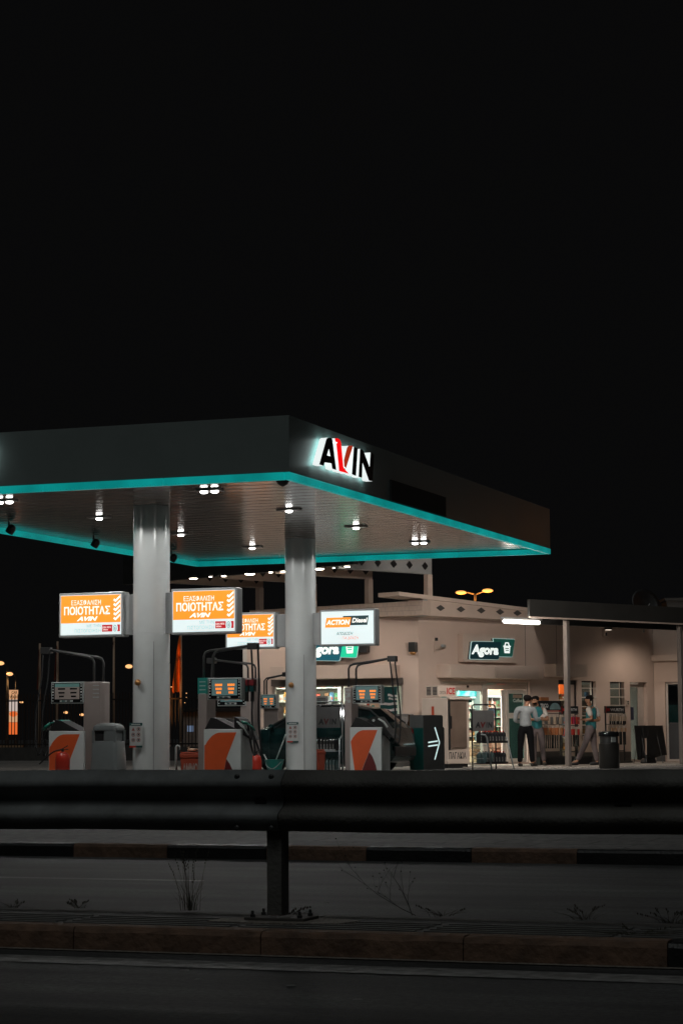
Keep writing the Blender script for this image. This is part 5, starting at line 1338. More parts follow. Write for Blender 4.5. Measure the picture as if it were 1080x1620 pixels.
def wave_mat():
    m = bpy.data.materials.new('header_wave'); m.use_nodes = True; N = m.node_tree.nodes; L = m.node_tree.links; b = N['Principled BSDF']
    tc = N.new('ShaderNodeTexCoord'); w = N.new('ShaderNodeTexNoise'); w.inputs['Scale'].default_value = 2.2; r = N.new('ShaderNodeValToRGB')
    r.color_ramp.elements[0].color = (.005,.22,.24,1); r.color_ramp.elements[0].position = .42; r.color_ramp.elements[1].color = (.35,.75,.70,1); r.color_ramp.elements[1].position = .6
    L.new(tc.outputs['Object'], w.inputs[0]); L.new(w.outputs['Fac'], r.inputs[0]); L.new(r.outputs[0], b.inputs['Emission Color']); b.inputs['Emission Strength'].default_value = 1.0; L.new(r.outputs[0], b.inputs['Base Color']); return m
fridge('drinks fridge with a lit teal header inside the entrance', 722, 760, 1089, 1101.5, 1.3, wave_mat(), 'drink bottle in the fridge with the teal header')
fridge('drinks fridge with a lit peach header behind the open shop door', 770, 796, 1086, 1100, .9, lit('header_peach', (.85,.55,.38), 1.0), 'drink bottle in the fridge with the peach header')
X0, Z1 = RW.on(769, 1081.5, .4); X1, Z0 = RW.on(798, 1085.5, .4); xm = RW.x(786, .4)
t = thing('hanging_strip_sign', 'teal and red strip sign hanging over the open shop door', 'sign', RW.w(X0, .4, Z0), WA)
mb = MB(); mb.box(0, xm-X0, 0, .03, 0, Z1-Z0, 0); mb.box(xm-X0, X1-X0, 0, .03, 0, Z1-Z0, 1); mb.build('strip', [lit('strip_teal', (.02,.25,.2), 1), lit('strip_red', (.9,.05,.04), 1)], t)
mb = MB(); mb.box(.05, .07, .01, .02, Z1-Z0, 2.95-Z0); mb.box(X1-X0-.07, X1-X0-.05, .01, .02, Z1-Z0, 2.95-Z0); mb.build('hanger', dark_m, t)
# stacks of wrapped packs low behind the entrance glass
xa, xb = RW.x(744, .45), RW.x(790, .45)
pkm = [mat('woven_pack_a', (.50,.36,.26), .7, var=.4, scale=14), mat('woven_pack_b', (.42,.24,.16), .7, var=.5, scale=18)]
for i in range(4):
    for k in range(3):
        mb = MB(); mb.box(-.17, .17, -.12, .12, 0, .19); o2 = mb.build('wrapped_pack', pkm[(i+k) % 2], bevel=.03); o2.location = RW.w(xa+.19+.36*i, .50, SZ+.025+.195*k); o2.rotation_euler = (0, 0, WA+random.uniform(-.08, .08)); tag(o2, 'beige wrapped pack stacked low inside the entrance behind the dark rack', 'pack', 'wrapped packs inside the entrance')
# orange poster behind the second door, shelf seen through barred window
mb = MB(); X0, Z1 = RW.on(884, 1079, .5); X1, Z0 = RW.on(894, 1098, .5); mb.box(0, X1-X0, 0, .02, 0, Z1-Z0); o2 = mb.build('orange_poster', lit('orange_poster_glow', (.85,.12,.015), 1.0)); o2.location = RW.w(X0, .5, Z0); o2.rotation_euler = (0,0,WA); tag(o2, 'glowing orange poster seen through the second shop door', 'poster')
shelf_unit('shelf unit of packs behind the second shop door', RW, RW.x(882, .9), RW.x(948, .9), .9, (.3, .66, 1.0, 1.34, 1.68), 2.1, 'small pack on the shelf behind the second shop door and barred window', 'packs behind the second door', PMESH, cm=cream)

# ------------------------------------------------------------------ display racks outside
def hang_rack(label, Y, px0, px1, hdr, hdr_txt, rows, posts_m, wz=True, extra=None):
    X0 = RW.x(px0, Y, 1150); X1 = RW.x(px1, Y, 1150); w = (X1-X0)/2; xc = (X0+X1)/2; b = SZ
    t = thing('display_rack', label, 'display rack', RW.w(xc, Y, b), WA)
    h1 = RW.z((px0+px1)/2, hdr[0], Y)-b; h0 = RW.z((px0+px1)/2, hdr[1], Y)-b
    for s in (-1, 1): mb = MB(); mb.box(s*(w-.02)-.015, s*(w-.02)+.015, .0, .03, .05, h0); mb.build('upright', dark_m, t)
    mb = MB(); mb.box(-w, w, -.25, .22, .0, .045); mb.box(-w, w, .02, .22, .30, .33); mb.build('base_shelf', dark_m, t)
    mb = MB(); mb.box(-w, w, -.02, .04, h0, h1); hb = mb.build('header_board', mat('header_black', (.012,.016,.018), .4), t, bevel=.004)
    mb = MB(); hh = h1-h0
    text_into(mb, hdr_txt, -w*.55 if wz else -w*.62, w*.80 if wz else -w*.02, h0+hh*.28, h0+hh*.70, -.0215, 0, .03)
    if wz:
        mb.box(-w*.88, -w*.62, -.024, -.0205, h0+hh*.30, h0+hh*.68, 1); mb.box(-w, -w*.94, -.024, -.0205, h0, h1, 1)
    mb.build('lettering', [txt_wh, txt_rd], hb)
    for ri, (pyt, pyb, n, mats_, lab, tail) in enumerate(rows):
        z1 = RW.z((px0+px1)/2, pyt, Y-.05)-b; z0 = RW.z((px0+px1)/2, pyb, Y-.05)-b
        mb = MB(); mb.tube([(-w, -.02, z1+.03), (w, -.02, z1+.03)], .010, 6); rl = mb.build('hanging_rail', dark_m, t)
        st = (2*w-.06)/n
        for i in range(n):
            m = mats_[i % len(mats_)]
            key = (label, ri, m.name)
            if key not in JUGS:
                mm = MB(); mm.box(-st*.38, st*.38, -.018, .018, -(z1-z0), -.02, 0); mm.box(-st*.38, st*.38, -.02, .02, -.06, -.001, 1)
                if tail: mm.box(-st*.16, st*.16, -.012, .012, -(z1-z0)-tail, -(z1-z0)-.001, 2)
                JUGS[key] = mm.mesh('packet', [m, cream, scr_dk])
            o2 = bpy.data.objects.new('hanging_packet', JUGS[key]); COL.objects.link(o2); o2.location = RW.w(xc-w+.03+st*(i+.5), Y-.06-random.uniform(0, .05), b+z1); o2.rotation_euler = (0, random.uniform(-.03, .03), WA+random.uniform(-.3, .3))
            tag(o2, lab, 'packet', 'packets: '+lab)
    return t, w, h0, h1
pk_or = mat('packet_orange', (.55,.20,.08), .5); pk_rd = mat('packet_red', (.5,.04,.03), .5); pk_pk = mat('packet_magenta', (.42,.03,.10), .5); pk_bg = mat('packet_beige', (.52,.40,.30), .6); pk_gr = mat('packet_grey', (.16,.15,.14), .5); pk_be2 = mat('packet_peach', (.58,.34,.20), .5)
Yh = (at(870, 1150, 56.2)-RW.o).dot(RW.Y)
t, w, h0, h1 = hang_rack('wide rack of orange hanging packets with a dark header behind the two talking men', Yh, 846, 887, (1109, 1124), 'TRICO', (
    (1131, 1146, 13, [pk_gr, pk_gr, pk_bg], 'grey hanging packet on the upper rail of the wide rack', .0),
    (1148, 1163, 12, [pk_or, pk_be2, pk_or], 'orange hanging packet with a dark strip on the lower rail of the wide rack', .34)), dark_m, wz=False)
mb = MB(); n = 14; r = .20; mb.prism([(w*.50+r*cos(pi*i/n), h0+.02+r*.85*sin(pi*i/n)) for i in range(n+1)], -.035, -.023); mb.build('round_emblem', mat('emblem_pale', (.18,.28,.29), .4, var=.3, scale=9), t)
mb = MB(); mb.box(-w*.55, w*.05, -.02, .10, h1+.003, h1+.09); o2 = mb.build('cardboard_carton', mat('carton_orange', (.30,.11,.04), .7), bevel=.005); o2.location = t.location.copy(); o2.rotation_euler = t.rotation_euler; tag(o2, 'orange brown carton lying on top of the wide packet rack', 'carton')
mb = MB(); mb.box(-w*.95, w*.95, -.022, .0, h0-.03, h0-.008); mb.build('red_rail', red_p, t)
hang_rack('narrow rack of red and magenta packets behind the porch post', Yh+.05, 887.5, 914, (1117.5, 1128.5), 'WURTH', (
    (1131, 1146, 7, [pk_rd, pk_pk, pk_rd], 'red or magenta packet on the upper rail of the narrow rack', .0),
    (1150, 1163, 6, [pk_rd, pk_bg, pk_rd], 'red packet on the lower rail of the narrow rack', .30)), dark_m)
hang_rack('narrow rack of beige packets with a black header right of the walking man', Yh+.35, 957.5, 988, (1117.5, 1128.5), 'WURTH', (
    (1130, 1141, 8, [pk_bg], 'beige packet on the upper rail of the rack right of the walking man', .08),
    (1148, 1158, 8, [pk_bg, pk_be2], 'beige or peach packet on the lower rail of the rack right of the walking man', .34)), dark_m)
# dark boxes on the terrace along the wall
for (px, pyt, ww, lab) in ((866, 1190, .62, 'low black crate under the wide packet rack'), (912, 1194, .25, 'small black crate left of the walking man')):
    Y = Yh-.12; X, Z = RW.on(px, pyt, Y); t = thing('plastic_crate', lab, 'crate', RW.w(X, Y-.15, SZ), WA); h = .20
    mb = MB(); mb.box(-ww, ww, -.15, -.12, .0, h); mb.box(-ww, ww, .12, .15, 0, h); mb.box(-ww, -ww+.03, -.12, .12, 0, h); mb.box(ww-.03, ww, -.12, .12, 0, h); mb.box(-ww+.03, ww-.03, -.12, .12, 0, .02); mb.build('crate_body', black_m, t)
    mb = MB(); mb.box(-ww-.015, ww+.015, -.165, -.1505, h-.03, h+.01); mb.build('rim', dark_m, t)
# rack with draped black mats
Ym = (at(1025, 1150, 57.5)-RW.o).dot(RW.Y)
X0 = RW.x(1001, Ym); X1 = RW.x(1047, Ym); zt = RW.z(1020, 1150, Ym)-SZ; w = (X1-X0)/2
t = thing('mat_stand', 'floor stand draped with black car mats at the right before the last door', 'stand', RW.w((X0+X1)/2, Ym, SZ), WA)
mb = MB(); 
for x in (-w*.55, w*.55):
    mb.tube([(x, -.22, 0), (x, 0, zt), (x, .22, 0)], .013, 6)
mb.tube([(-w*.9, 0, zt+.01), (w*.8, 0, zt+.01)], .015, 6); mb.build('stand_frame', dark_m, t)
def drape(name, x0, x1, h, flare, label):
    mb = MB(); n = 12; m = 8; vs = []; fs = []
    for j in range(m+1):
        v = j/m
        for i in range(n+1):
            u = i/n; x = x0+(x1-x0)*u+(u-.5)*flare*v; vs.append((x, -.03-.05*v-.02*sin(u*14+v*2)*v, zt+.03-h*v-.03*sin(u*5)*(1 if j == m else 0)))
    for j in range(m):
        for i in range(n): fs.append((j*(n+1)+i, j*(n+1)+i+1, (j+1)*(n+1)+i+1, (j+1)*(n+1)+i))
    mb.add(vs, fs); o2 = mb.build(name, black_rub, None, smooth=True); s = o2.modifiers.new('s', 'SOLIDIFY'); s.thickness = .012
    o2.location = t.location.copy(); o2.rotation_euler = t.rotation_euler; tag(o2, label, 'mat')
drape('car_mat', -w, -w*.35, .85, -.05, 'narrow black mat hanging at the left end of the mat stand')
drape('car_mat', -w*.15, w*.95, .80, .18, 'wide flared black mat hanging at the right of the mat stand')
drape('car_mat', -w*.5, -w*.1, .30, .0, 'short black mat hanging in the middle of the mat stand')
mb = MB(); mb.hexa([(-w*.4, -.1, 0), (w*.4, -.1, 0), (w*.4, .1, 0), (-w*.4, .1, 0), (-w*.35, -.06, .22), (w*.35, -.06, .22), (w*.35, .06, .22), (-w*.35, .06, .22)]); mb.build('weight_bag', black_m, t, bevel=.03)

# small promotional table with bottle behind the right pump
Yt = (at(632, 1150, 51.0)-ST.o).dot(ST.Y)
X0, Z1 = ST.on(601, 1130, Yt); X1, Z0 = ST.on(652, 1160, Yt); w = (X1-X0)/2; b = GZ
t = thing('promotion_stand', 'grey promotion stand with a black lettered board behind the right pump', 'stand', ST.w((X0+X1)/2, Yt, b), -PSI)
mb = MB(); mb.prism([(-w, Z0-b), (w, Z0-b), (w*.78, Z1-b), (-w, Z1-b)], 0, .35); mb.build('stand_body', mat('stand_grey', (.22,.20,.19), .5, .2), t, bevel=.006, recalc=True)
mb = MB(); mb.box(-w*.85, w*.22, -.012, -.001, Z0-b+.14, Z1-b-.05); bb = mb.build('board', black_gl, t)
mb = MB(); zc = (Z0+Z1)/2-b+.02
text_into(mb, 'A', -w*.78, -w*.55, zc, zc+.16, -.013, 1, .04); text_into(mb, 'V', -w*.53, -w*.33, zc, zc+.16, -.0135, 2, .04); text_into(mb, 'IN', -w*.29, -w*.02, zc, zc+.16, -.013, 0, .04); mb.build('lettering', [txt_wh, txt_wh, red_p], bb)
mb = MB(); mb.box(w*.34, w*.72, -.01, -.001, Z0-b+.12, Z1-b-.06); mb.build('paper_sheet', mat('sheet_grey', (.30,.27,.25), .7, var=.3, scale=20), t)
mb = MB(); mb.box(-w, w+.05, -.06, .38, Z0-b-.05, Z0-b-.002); mb.build('table_top', cream, t, bevel=.004)
for x in (-w+.05, w-.05): mb = MB(); mb.box(x-.02, x+.02, .02, .30, 0, Z0-b-.052); mb.build('leg', dark_m, t)
X, Z = ST.on(647, 1131, Yt); mb = MB(); h = .42; mb.lathe([(.045,0),(.05,.02),(.048,h*.55),(.018,h*.75),(.018,h*.93),(.024,h*.94),(.022,h)], 14); o2 = mb.build('glass_bottle', mat('brown_glass', (.06,.03,.015), .15), smooth=True); o2.location = ST.w(X, Yt-.0, 1.62+.0); 
o2.location.z = Z-h; tag(o2, 'tall brown bottle standing at the right of the promotion stand', 'bottle')
mb = MB(); x_ = X-(X0+X1)/2; mb.box(w+.0, x_+.10, -.05, .10, Z-h-b-.04, Z-h-b-.001); mb.build('side_shelf', red_p, t)
# ------------------------------------------------------------------ car behind the rear column
def car():
    Yc = CY2+3.6
    Xr = ST.x(640, Yc, 1180); L = 4.0; xc = Xr-L/2
    t = thing('parked_car', 'dark teal hatchback parked behind the rear column facing left', 'car', ST.w(xc, Yc, GZ), -PSI)
    paint = mat('car_paint', (.005,.028,.028), .25, .3, .05, coat=.6)
    st = [(-2.0,.30,.55,.60,.62,.45),(-1.92,.22,.66,.70,.76,.60),(-1.5,.20,.78,.82,.83,.66),(-1.0,.20,.90,.94,.84,.66),(-.72,.20,.94,1.02,.84,.62),(-.1,.20,.95,1.36,.84,.56),(.35,.20,.96,1.45,.85,.58),(.95,.20,.98,1.44,.85,.58),(1.45,.20,1.00,1.34,.84,.55),(1.80,.22,1.0,1.06,.82,.60),(1.95,.26,.90,.94,.80,.60),(2.0,.34,.60,.64,.74,.50)]
    rings = []
    for (x, zb, sh, top, w, wr) in st:
        half = [(0, zb), (w*.9, zb), (w, zb+.22), (w, sh-.12), (w*.965, sh), (wr+(.02), top-.05 if top-sh > .1 else top-.015), (wr*.75, top), (0, top+.01)]
        ring = [(x, -y, z) for y, z in half] + [(x, y, z) for y, z in half[-2:0:-1]]
        rings.append(ring)
    n = len(rings[0]); glass_m = mat('car_glass', (.008,.012,.012), .05, var=.05, spec=.5)
    mb = MB(); vs = [p for r in rings for p in r]; fs = []; ms = []
    for i in range(len(rings)-1):
        for j in range(n):
            f = (i*n+j, i*n+(j+1) % n, (i+1)*n+(j+1) % n, (i+1)*n+j)
            g = 0
            if 4 <= i <= 7 and j in (4, n-5): g = 1
            if i == 4 and j in (5, 6, 7, 8): g = 1
            if i == 8 and j in (5, 6, 7, 8): g = 1
            fs.append(f); ms.append(g)
    fs.append(tuple(range(n))); ms.append(0); fs.append(tuple((len(rings)-1)*n+j for j in range(n))); ms.append(0)
    body = MB(); gl = MB(); body.v = vs[:]; gl.v = vs[:]
    for f, g in zip(fs, ms):
        (gl if g else body).f.append(f); (gl if g else body).m.append(0)
    bo = body.build('body', paint, t, recalc=True, auto=32)
    go = gl.build('window', glass_m, t, recalc=True, auto=32)
    for o_ in (go, bo):
        bm = bmesh.new(); bm.from_mesh(o_.data); bmesh.ops.delete(bm, geom=[v for v in bm.verts if not v.link_faces], context='VERTS'); bm.to_mesh(o_.data); bm.free()
    for s in (-1, 1):
        for x in (-1.25, 1.25):
            mb = MB(); mb.T = Matrix.Translation((x, s*.76, .31)) @ Matrix.Rotation(radians(90), 4, 'X'); mb.lathe([(.20,-.09),(.30,-.09),(.31,-.06),(.31,.06),(.30,.09),(.20,.09)], 28); wh = mb.build('wheel', black_rub, t, auto=40)
            mb = MB(); mb.T = Matrix.Translation((x, s*.80, .31)) @ Matrix.Rotation(radians(90), 4, 'X'); mb.lathe([(.19,-.04),(.19,.04),(.06,.05),(.05,.02)], 16); mb.build('rim', grey_paint, wh, auto=30)
        mb = MB(); mb.ball((1.90, s*.66, .84), (.07,.12,.12), 7); mb.build('tail_light', mat('tail_red', (.35,.01,.01), .15), t, smooth=True)
        mb = MB(); mb.ball((-1.84, s*.60, .66), (.13,.13,.07), 7); mb.build('headlight', mat('headlight_clear', (.5,.55,.55), .1), t, smooth=True)
        mb = MB(); mb.box(-.15, .75, s*.852-.004, s*.852+.004, .74, .755); mb.box(-.70, -.698, s*.845-.003, s*.845+.003, .3, .9); mb.box(.28, .284, s*.85-.003, s*.85+.003, .3, .92); mb.build('door_lines', black_m, t)
        mb = MB(); mb.ball((-.62, s*.93, .98), (.06,.09,.06), 6); mb.build('wing_mirror', paint, t, smooth=True)
        mb = MB(); mb.tube([(-.68, s*.80, 1.0), (-.10, s*.585, 1.33), (.35, s*.60, 1.42), (.95, s*.60, 1.41), (1.45, s*.57, 1.31), (1.80, s*.66, 1.04)], .018, 6); mb.build('window_trim', black_m, t)
        mb = MB(); mb.tube([(.36, s*.83, .96), (.36, s*.60, 1.41)], .03, 6); mb.build('door_pillar', black_m, t)
    mb = MB(); mb.box(1.96, 2.03, -.68, .68, .36, .56); mb.build('bumper', black_m, t, bevel=.02)
    mb = MB(); mb.box(-2.03, -1.96, -.60, .60, .34, .50); mb.build('bumper', black_m, t, bevel=.02)
car()

# ------------------------------------------------------------------ people
def skin(name, nodes, edges, m, parent, root=0, sub=2):
    me = bpy.data.meshes.new(name); keys = list(nodes); ix = {k: i for i, k in enumerate(keys)}
    me.from_pydata([nodes[k][:3] for k in keys], [(ix[a], ix[b]) for a, b in edges], [])
    o = bpy.data.objects.new(name, me); COL.objects.link(o)
    md = o.modifiers.new('skin', 'SKIN'); md.use_smooth_shade = True; md.branch_smoothing = .3
    for i, k in enumerate(keys):
        r = nodes[k][3]; sv = me.skin_vertices[0].data[i]; sv.radius = (r, r) if not isinstance(r, tuple) else r; sv.use_root = (i == root)
    s = o.modifiers.new('sub', 'SUBSURF'); s.levels = sub; s.render_levels = sub
    dg = bpy.context.evaluated_depsgraph_get(); dg.update()
    m2 = bpy.data.meshes.new_from_object(o.evaluated_get(dg)); m2.name = name; m2.materials.clear(); m2.materials.append(m)
    bpy.data.objects.remove(o); bpy.data.meshes.remove(me)
    m2.polygons.foreach_set('use_smooth', [True]*len(m2.polygons)); 
    n = bpy.data.objects.new(name, m2); COL.objects.link(n); n.parent = parent; return n
skin_m = mat('skin', (.34,.17,.10), .5, var=.08); hair_m = mat('hair', (.006,.005,.005), .8, var=.3, spec=.15, scale=30, bump=.5, bscale=80)
def hand_nodes(nodes, edges, wrist, palm, d, side, tag_, up=Vector((0, 0, 1))):
    """palm node + four fingers + thumb, d = pointing direction"""
    w = Vector(palm); d = Vector(d).normalized(); lat = d.cross(up).normalized(); nrm = lat.cross(d)
    nodes['palm'+tag_] = (*w, .026)
    edges.append((wrist, 'palm'+tag_))
    for i, (off, ln) in enumerate(((-.028, .058), (-.010, .068), (.010, .064), (.028, .050))):
        a = w+d*.035+lat*off; b = a+d*ln*.55-nrm*.010; c = b+d*ln*.4-nrm*.025
        nodes['f%d%sa' % (i, tag_)] = (*a, .010); nodes['f%d%sb' % (i, tag_)] = (*b, .009); nodes['f%d%sc' % (i, tag_)] = (*c, .007)
        edges += [('palm'+tag_, 'f%d%sa' % (i, tag_)), ('f%d%sa' % (i, tag_), 'f%d%sb' % (i, tag_)), ('f%d%sb' % (i, tag_), 'f%d%sc' % (i, tag_))]
    a = w+lat*side*.030+d*.005; b = a+lat*side*.018+d*.03-nrm*.01
    nodes['t'+tag_+'a'] = (*a, .012); nodes['t'+tag_+'b'] = (*b, .009); edges += [('palm'+tag_, 't'+tag_+'a'), ('t'+tag_+'a', 't'+tag_+'b')]
def person(label, fr_ang, loc, J, shirt, sleeve, trouser, shoe, long_sleeve, beard, face, sleeve_w=None, hair_full=True):
    """J: joints in metres, figure faces 'face' (unit xy)"""
    t = thing('person', label, 'person', loc, fr_ang)
    V = {k: Vector(v) for k, v in J.items()}
    f = Vector((face[0], face[1], 0)).normalized(); r = Vector((-f.y, f.x, 0))   # r: to the figure's left
    hd = V['head']; nk = V['neck']
    N = {}; E = []
    N['pelvis'] = (*V['pelvis'], .085); N['spine'] = (*V['pelvis'].lerp(V['chest'], .5), .085); N['chest'] = (*V['chest'], .10); N['upper'] = (*V['chest'].lerp(nk, .6), .09)
    N['neck'] = (*nk, .050); N['jaw'] = (*(hd-Vector((0, 0, .06))+f*.02), .066); N['head'] = (*(hd+Vector((0, 0, .02))), .088); N['crown'] = (*(hd+Vector((0, 0, .085))-f*.01), .062)
    N['nose'] = (*(hd+f*.100-Vector((0, 0, .01))), .012); N['brow'] = (*(hd+f*.06), .04)
    N['ear_l'] = (*(hd+r*.088-Vector((0, 0, .0))), .016); N['ear_r'] = (*(hd-r*.088), .016)
    E += [('pelvis', 'spine'), ('spine', 'chest'), ('chest', 'upper'), ('upper', 'neck'), ('neck', 'jaw'), ('jaw', 'head'), ('head', 'crown'), ('head', 'brow'), ('brow', 'nose'), ('head', 'ear_l'), ('head', 'ear_r')]
    for s in 'lr':
        N['sh'+s] = (*V['sh'+s], .058); N['el'+s] = (*V['el'+s], .040); N['wr'+s] = (*V['wr'+s], .027)
        N['fa'+s] = (*V['el'+s].lerp(V['wr'+s], .35), .040)
        E += [('upper', 'sh'+s), ('sh'+s, 'el'+s), ('el'+s, 'fa'+s), ('fa'+s, 'wr'+s)]
        d = (V['wr'+s]-V['el'+s]).normalized(); hand_nodes(N, E, 'wr'+s, V['wr'+s]+d*.055, d, 1 if s == 'r' else -1, s)
        N['hip'+s] = (*V['hip'+s], .065); N['kn'+s] = (*V['kn'+s], .058); N['an'+s] = (*V['an'+s], .038); N['ca'+s] = (*V['kn'+s].lerp(V['an'+s], .3), .056)
        N['toe'+s] = (*(V['an'+s]+(V['toe'+s]-V['an'+s])*.8), .030)
        E += [('pelvis', 'hip'+s), ('hip'+s, 'kn'+s), ('kn'+s, 'ca'+s), ('ca'+s, 'an'+s), ('an'+s, 'toe'+s)]
    skin('body', N, E, skin_m, t)
    g = .018
    # shirt
    lo = V['pelvis']-Vector((0, 0, .05 if not long_sleeve else -.0))
    S = {'a': (*lo, .155), 'a2': (*(lo.lerp(V['chest'], .3)), .145), 'b': (*V['pelvis'].lerp(V['chest'], .6), .142), 'c': (*V['chest'], .155), 'd': (*V['chest'].lerp(nk, .6), .112), 'e': (*(nk-Vector((0, 0, .02))), .064)}
    SE = [('a', 'a2'), ('a2', 'b'), ('b', 'c'), ('c', 'd'), ('d', 'e')]
    if long_sleeve:
        for s in 'lr':
            S['s'+s] = (*V['sh'+s], .082); S['m'+s] = (*V['sh'+s].lerp(V['el'+s], .55), .066); S['l'+s] = (*V['el'+s], .058); S['w'+s] = (*V['el'+s].lerp(V['wr'+s], .93), .040)
            SE += [('d', 's'+s), ('s'+s, 'm'+s), ('m'+s, 'l'+s), ('l'+s, 'w'+s)]
        skin('shirt', S, SE, shirt, t, root=0)
    else:
        for s in 'lr':
            S['s'+s] = (*V['sh'+s].lerp(V['chest'].lerp(nk, .6), .35), .080); SE.append(('d', 's'+s))
        skin('shirt', S, SE, shirt, t, root=0)
        for s in 'lr':
            a = V['sh'+s].lerp(V['chest'].lerp(nk, .6), .25); SS = {'a': (*a, .082), 'b': (*V['sh'+s], .080), 'c': (*V['sh'+s].lerp(V['el'+s], .5), .068), 'd': (*V['sh'+s].lerp(V['el'+s], .74), .066)}
            skin('sleeve', SS, [('a', 'b'), ('b', 'c'), ('c', 'd')], sleeve, t)
        mb = MB(); mb.tube([(nk-r*.055+Vector((0,0,-.02))), (nk+f*.065+Vector((0,0,-.05))), (nk+r*.055+Vector((0,0,-.02))), (nk-f*.06+Vector((0,0,.0))), (nk-r*.055+Vector((0,0,-.02)))], .020, 6); mb.build('collar', shirt, t, smooth=True)
    T = {'q': (*(V['pelvis']+Vector((0, 0, .13))), .120), 'p': (*(V['pelvis']+Vector((0, 0, .05))), .135)}; TE = [('q', 'p')]
    for s in 'lr':
        T['h'+s] = (*V['hip'+s], .118); T['t'+s] = (*V['hip'+s].lerp(V['kn'+s], .4), .098); T['k'+s] = (*V['kn'+s], .076); T['c'+s] = (*V['kn'+s].lerp(V['an'+s], .5), .070); T['a'+s] = (*(V['kn'+s].lerp(V['an'+s], .96)), .062)
        TE += [('p', 'h'+s), ('h'+s, 't'+s), ('t'+s, 'k'+s), ('k'+s, 'c'+s), ('c'+s, 'a'+s)]
    skin('trousers', T, TE, trouser, t, root=1)
    for s in 'lr':
        a = V['an'+s]; b = V['toe'+s]; d = (b-a); d.z = 0; d.normalize(); h = a-d*.05
        skin('shoe', {'h': (h.x, h.y, .048, .046), 'm': (*((a+d*.06).xy), .046, .046), 't': (*((a+d*.16).xy), .036, .038), 'q': (*((a+d*.21).xy), .028, .026)}, [('h', 'm'), ('m', 't'), ('t', 'q')], shoe, t)
    skin('hair', {'a': (*(hd+Vector((0, 0, .045))-f*.024), .122), 'b': (*(hd+Vector((0, 0, .105))-f*.0), .085), 'c': (*(hd-Vector((0, 0, .05))-f*.050), .088)}, [('b', 'a'), ('a', 'c')], hair_m, t, root=1)
    if beard: skin('beard', {'a': (*(hd+f*.048-Vector((0, 0, .068))), .058), 'b': (*(hd+f*.040-Vector((0, 0, .105))), .046), 'c': (*(hd+r*.06-Vector((0, 0, .04))+f*.01), .030), 'd': (*(hd-r*.06-Vector((0, 0, .04))+f*.01), .030)}, [('a', 'b'), ('a', 'c'), ('a', 'd')], hair_m, t)
    mb = MB()
    for s in (-1, 1): mb.ball(tuple(hd+f*.086+r*.033*s+Vector((0, 0, .012))), .010, 5)
    mb.build('eyes', black_gl, t, smooth=True)
    return t
FZ = SZ
def ppos(px, py):
    p = onz(px, py, FZ); return p
cloth_blue = mat('shirt_blue_grey', (.26,.28,.29), .8, var=.14, scale=9, bump=.6, bscale=9); cloth_teal = mat('polo_teal', (.025,.18,.20), .8, var=.12, scale=9, bump=.4, bscale=10); cloth_white = mat('sleeve_white', (.52,.48,.44), .8, bump=.3, bscale=10)
tr_black = mat('trousers_black', (.006,.006,.007), .9, spec=.1, bump=.4, bscale=9); tr_grey = mat('trousers_grey', (.14,.11,.11), .8, var=.2, bump=.5, bscale=9); shoe_b = mat('shoe_black', (.012,.011,.011), .4)
# man in blue grey shirt, back to the viewer, turned to the right
p = ppos(832, 1213.2)
person('man in a blue grey long sleeved shirt and black trousers, his back to the road', 0, p, dict(
    pelvis=(0, 0, .92), chest=(-.01, .02, 1.24), neck=(.03, .05, 1.46), head=(.07, .08, 1.60),
    shl=(-.20, .04, 1.36), ell=(-.25, .08, 1.10), wrl=(-.12, .26, 1.06), shr=(.20, .02, 1.36), elr=(.27, .06, 1.10), wrr=(.38, .22, 1.15),
    hipl=(-.10, .01, .86), knl=(-.13, -.02, .48), anl=(-.15, .0, .08), toel=(-.10, .14, .03), hipr=(.10, .01, .86), knr=(.13, .0, .48), anr=(.15, -.02, .08), toer=(.24, .10, .03)),
    cloth_blue, cloth_blue, tr_black, shoe_b, True, False, (.45, .85))
mb = MB(); mb.add([(-.05,0,.0),(.05,-.01,.01),(.06,.0,.09),(-.03,.02,.10),(-.05,.005,.0),(.05,-.005,.01),(.06,.005,.09),(-.03,.025,.10)], [(0,1,2,3),(7,6,5,4),(0,4,5,1),(1,5,6,2),(2,6,7,3),(3,7,4,0)])
o2 = mb.build('paper_slip', mat('paper_slip', (.75,.72,.68), .6)); o2.location = p+Vector((.42, .27, 1.17)); o2.rotation_euler = (.9, .2, .3); tag(o2, 'crumpled white paper held between the two talking men', 'paper')
# attendant facing him
p = ppos(849.5, 1211.5)
person('bearded attendant in a teal polo with white sleeves facing the man in blue grey', 0, p, dict(
    pelvis=(0, 0, .92), chest=(.01, -.01, 1.24), neck=(-.01, -.03, 1.46), head=(-.04, -.05, 1.60),
    shl=(.19, .02, 1.37), ell=(.27, -.08, 1.12), wrl=(.09, -.26, 1.13), shr=(-.19, .0, 1.37), elr=(-.22, -.10, 1.12), wrr=(-.02, -.26, 1.14),
    hipl=(.09, .0, .86), knl=(.13, -.02, .48), anl=(.17, .0, .08), toel=(.20, -.14, .03), hipr=(-.09, .0, .86), knr=(-.08, -.04, .48), anr=(-.06, .02, .08), toer=(-.08, -.12, .03)),
    cloth_teal, cloth_white, tr_grey, shoe_b, False, True, (-.45, -.9))
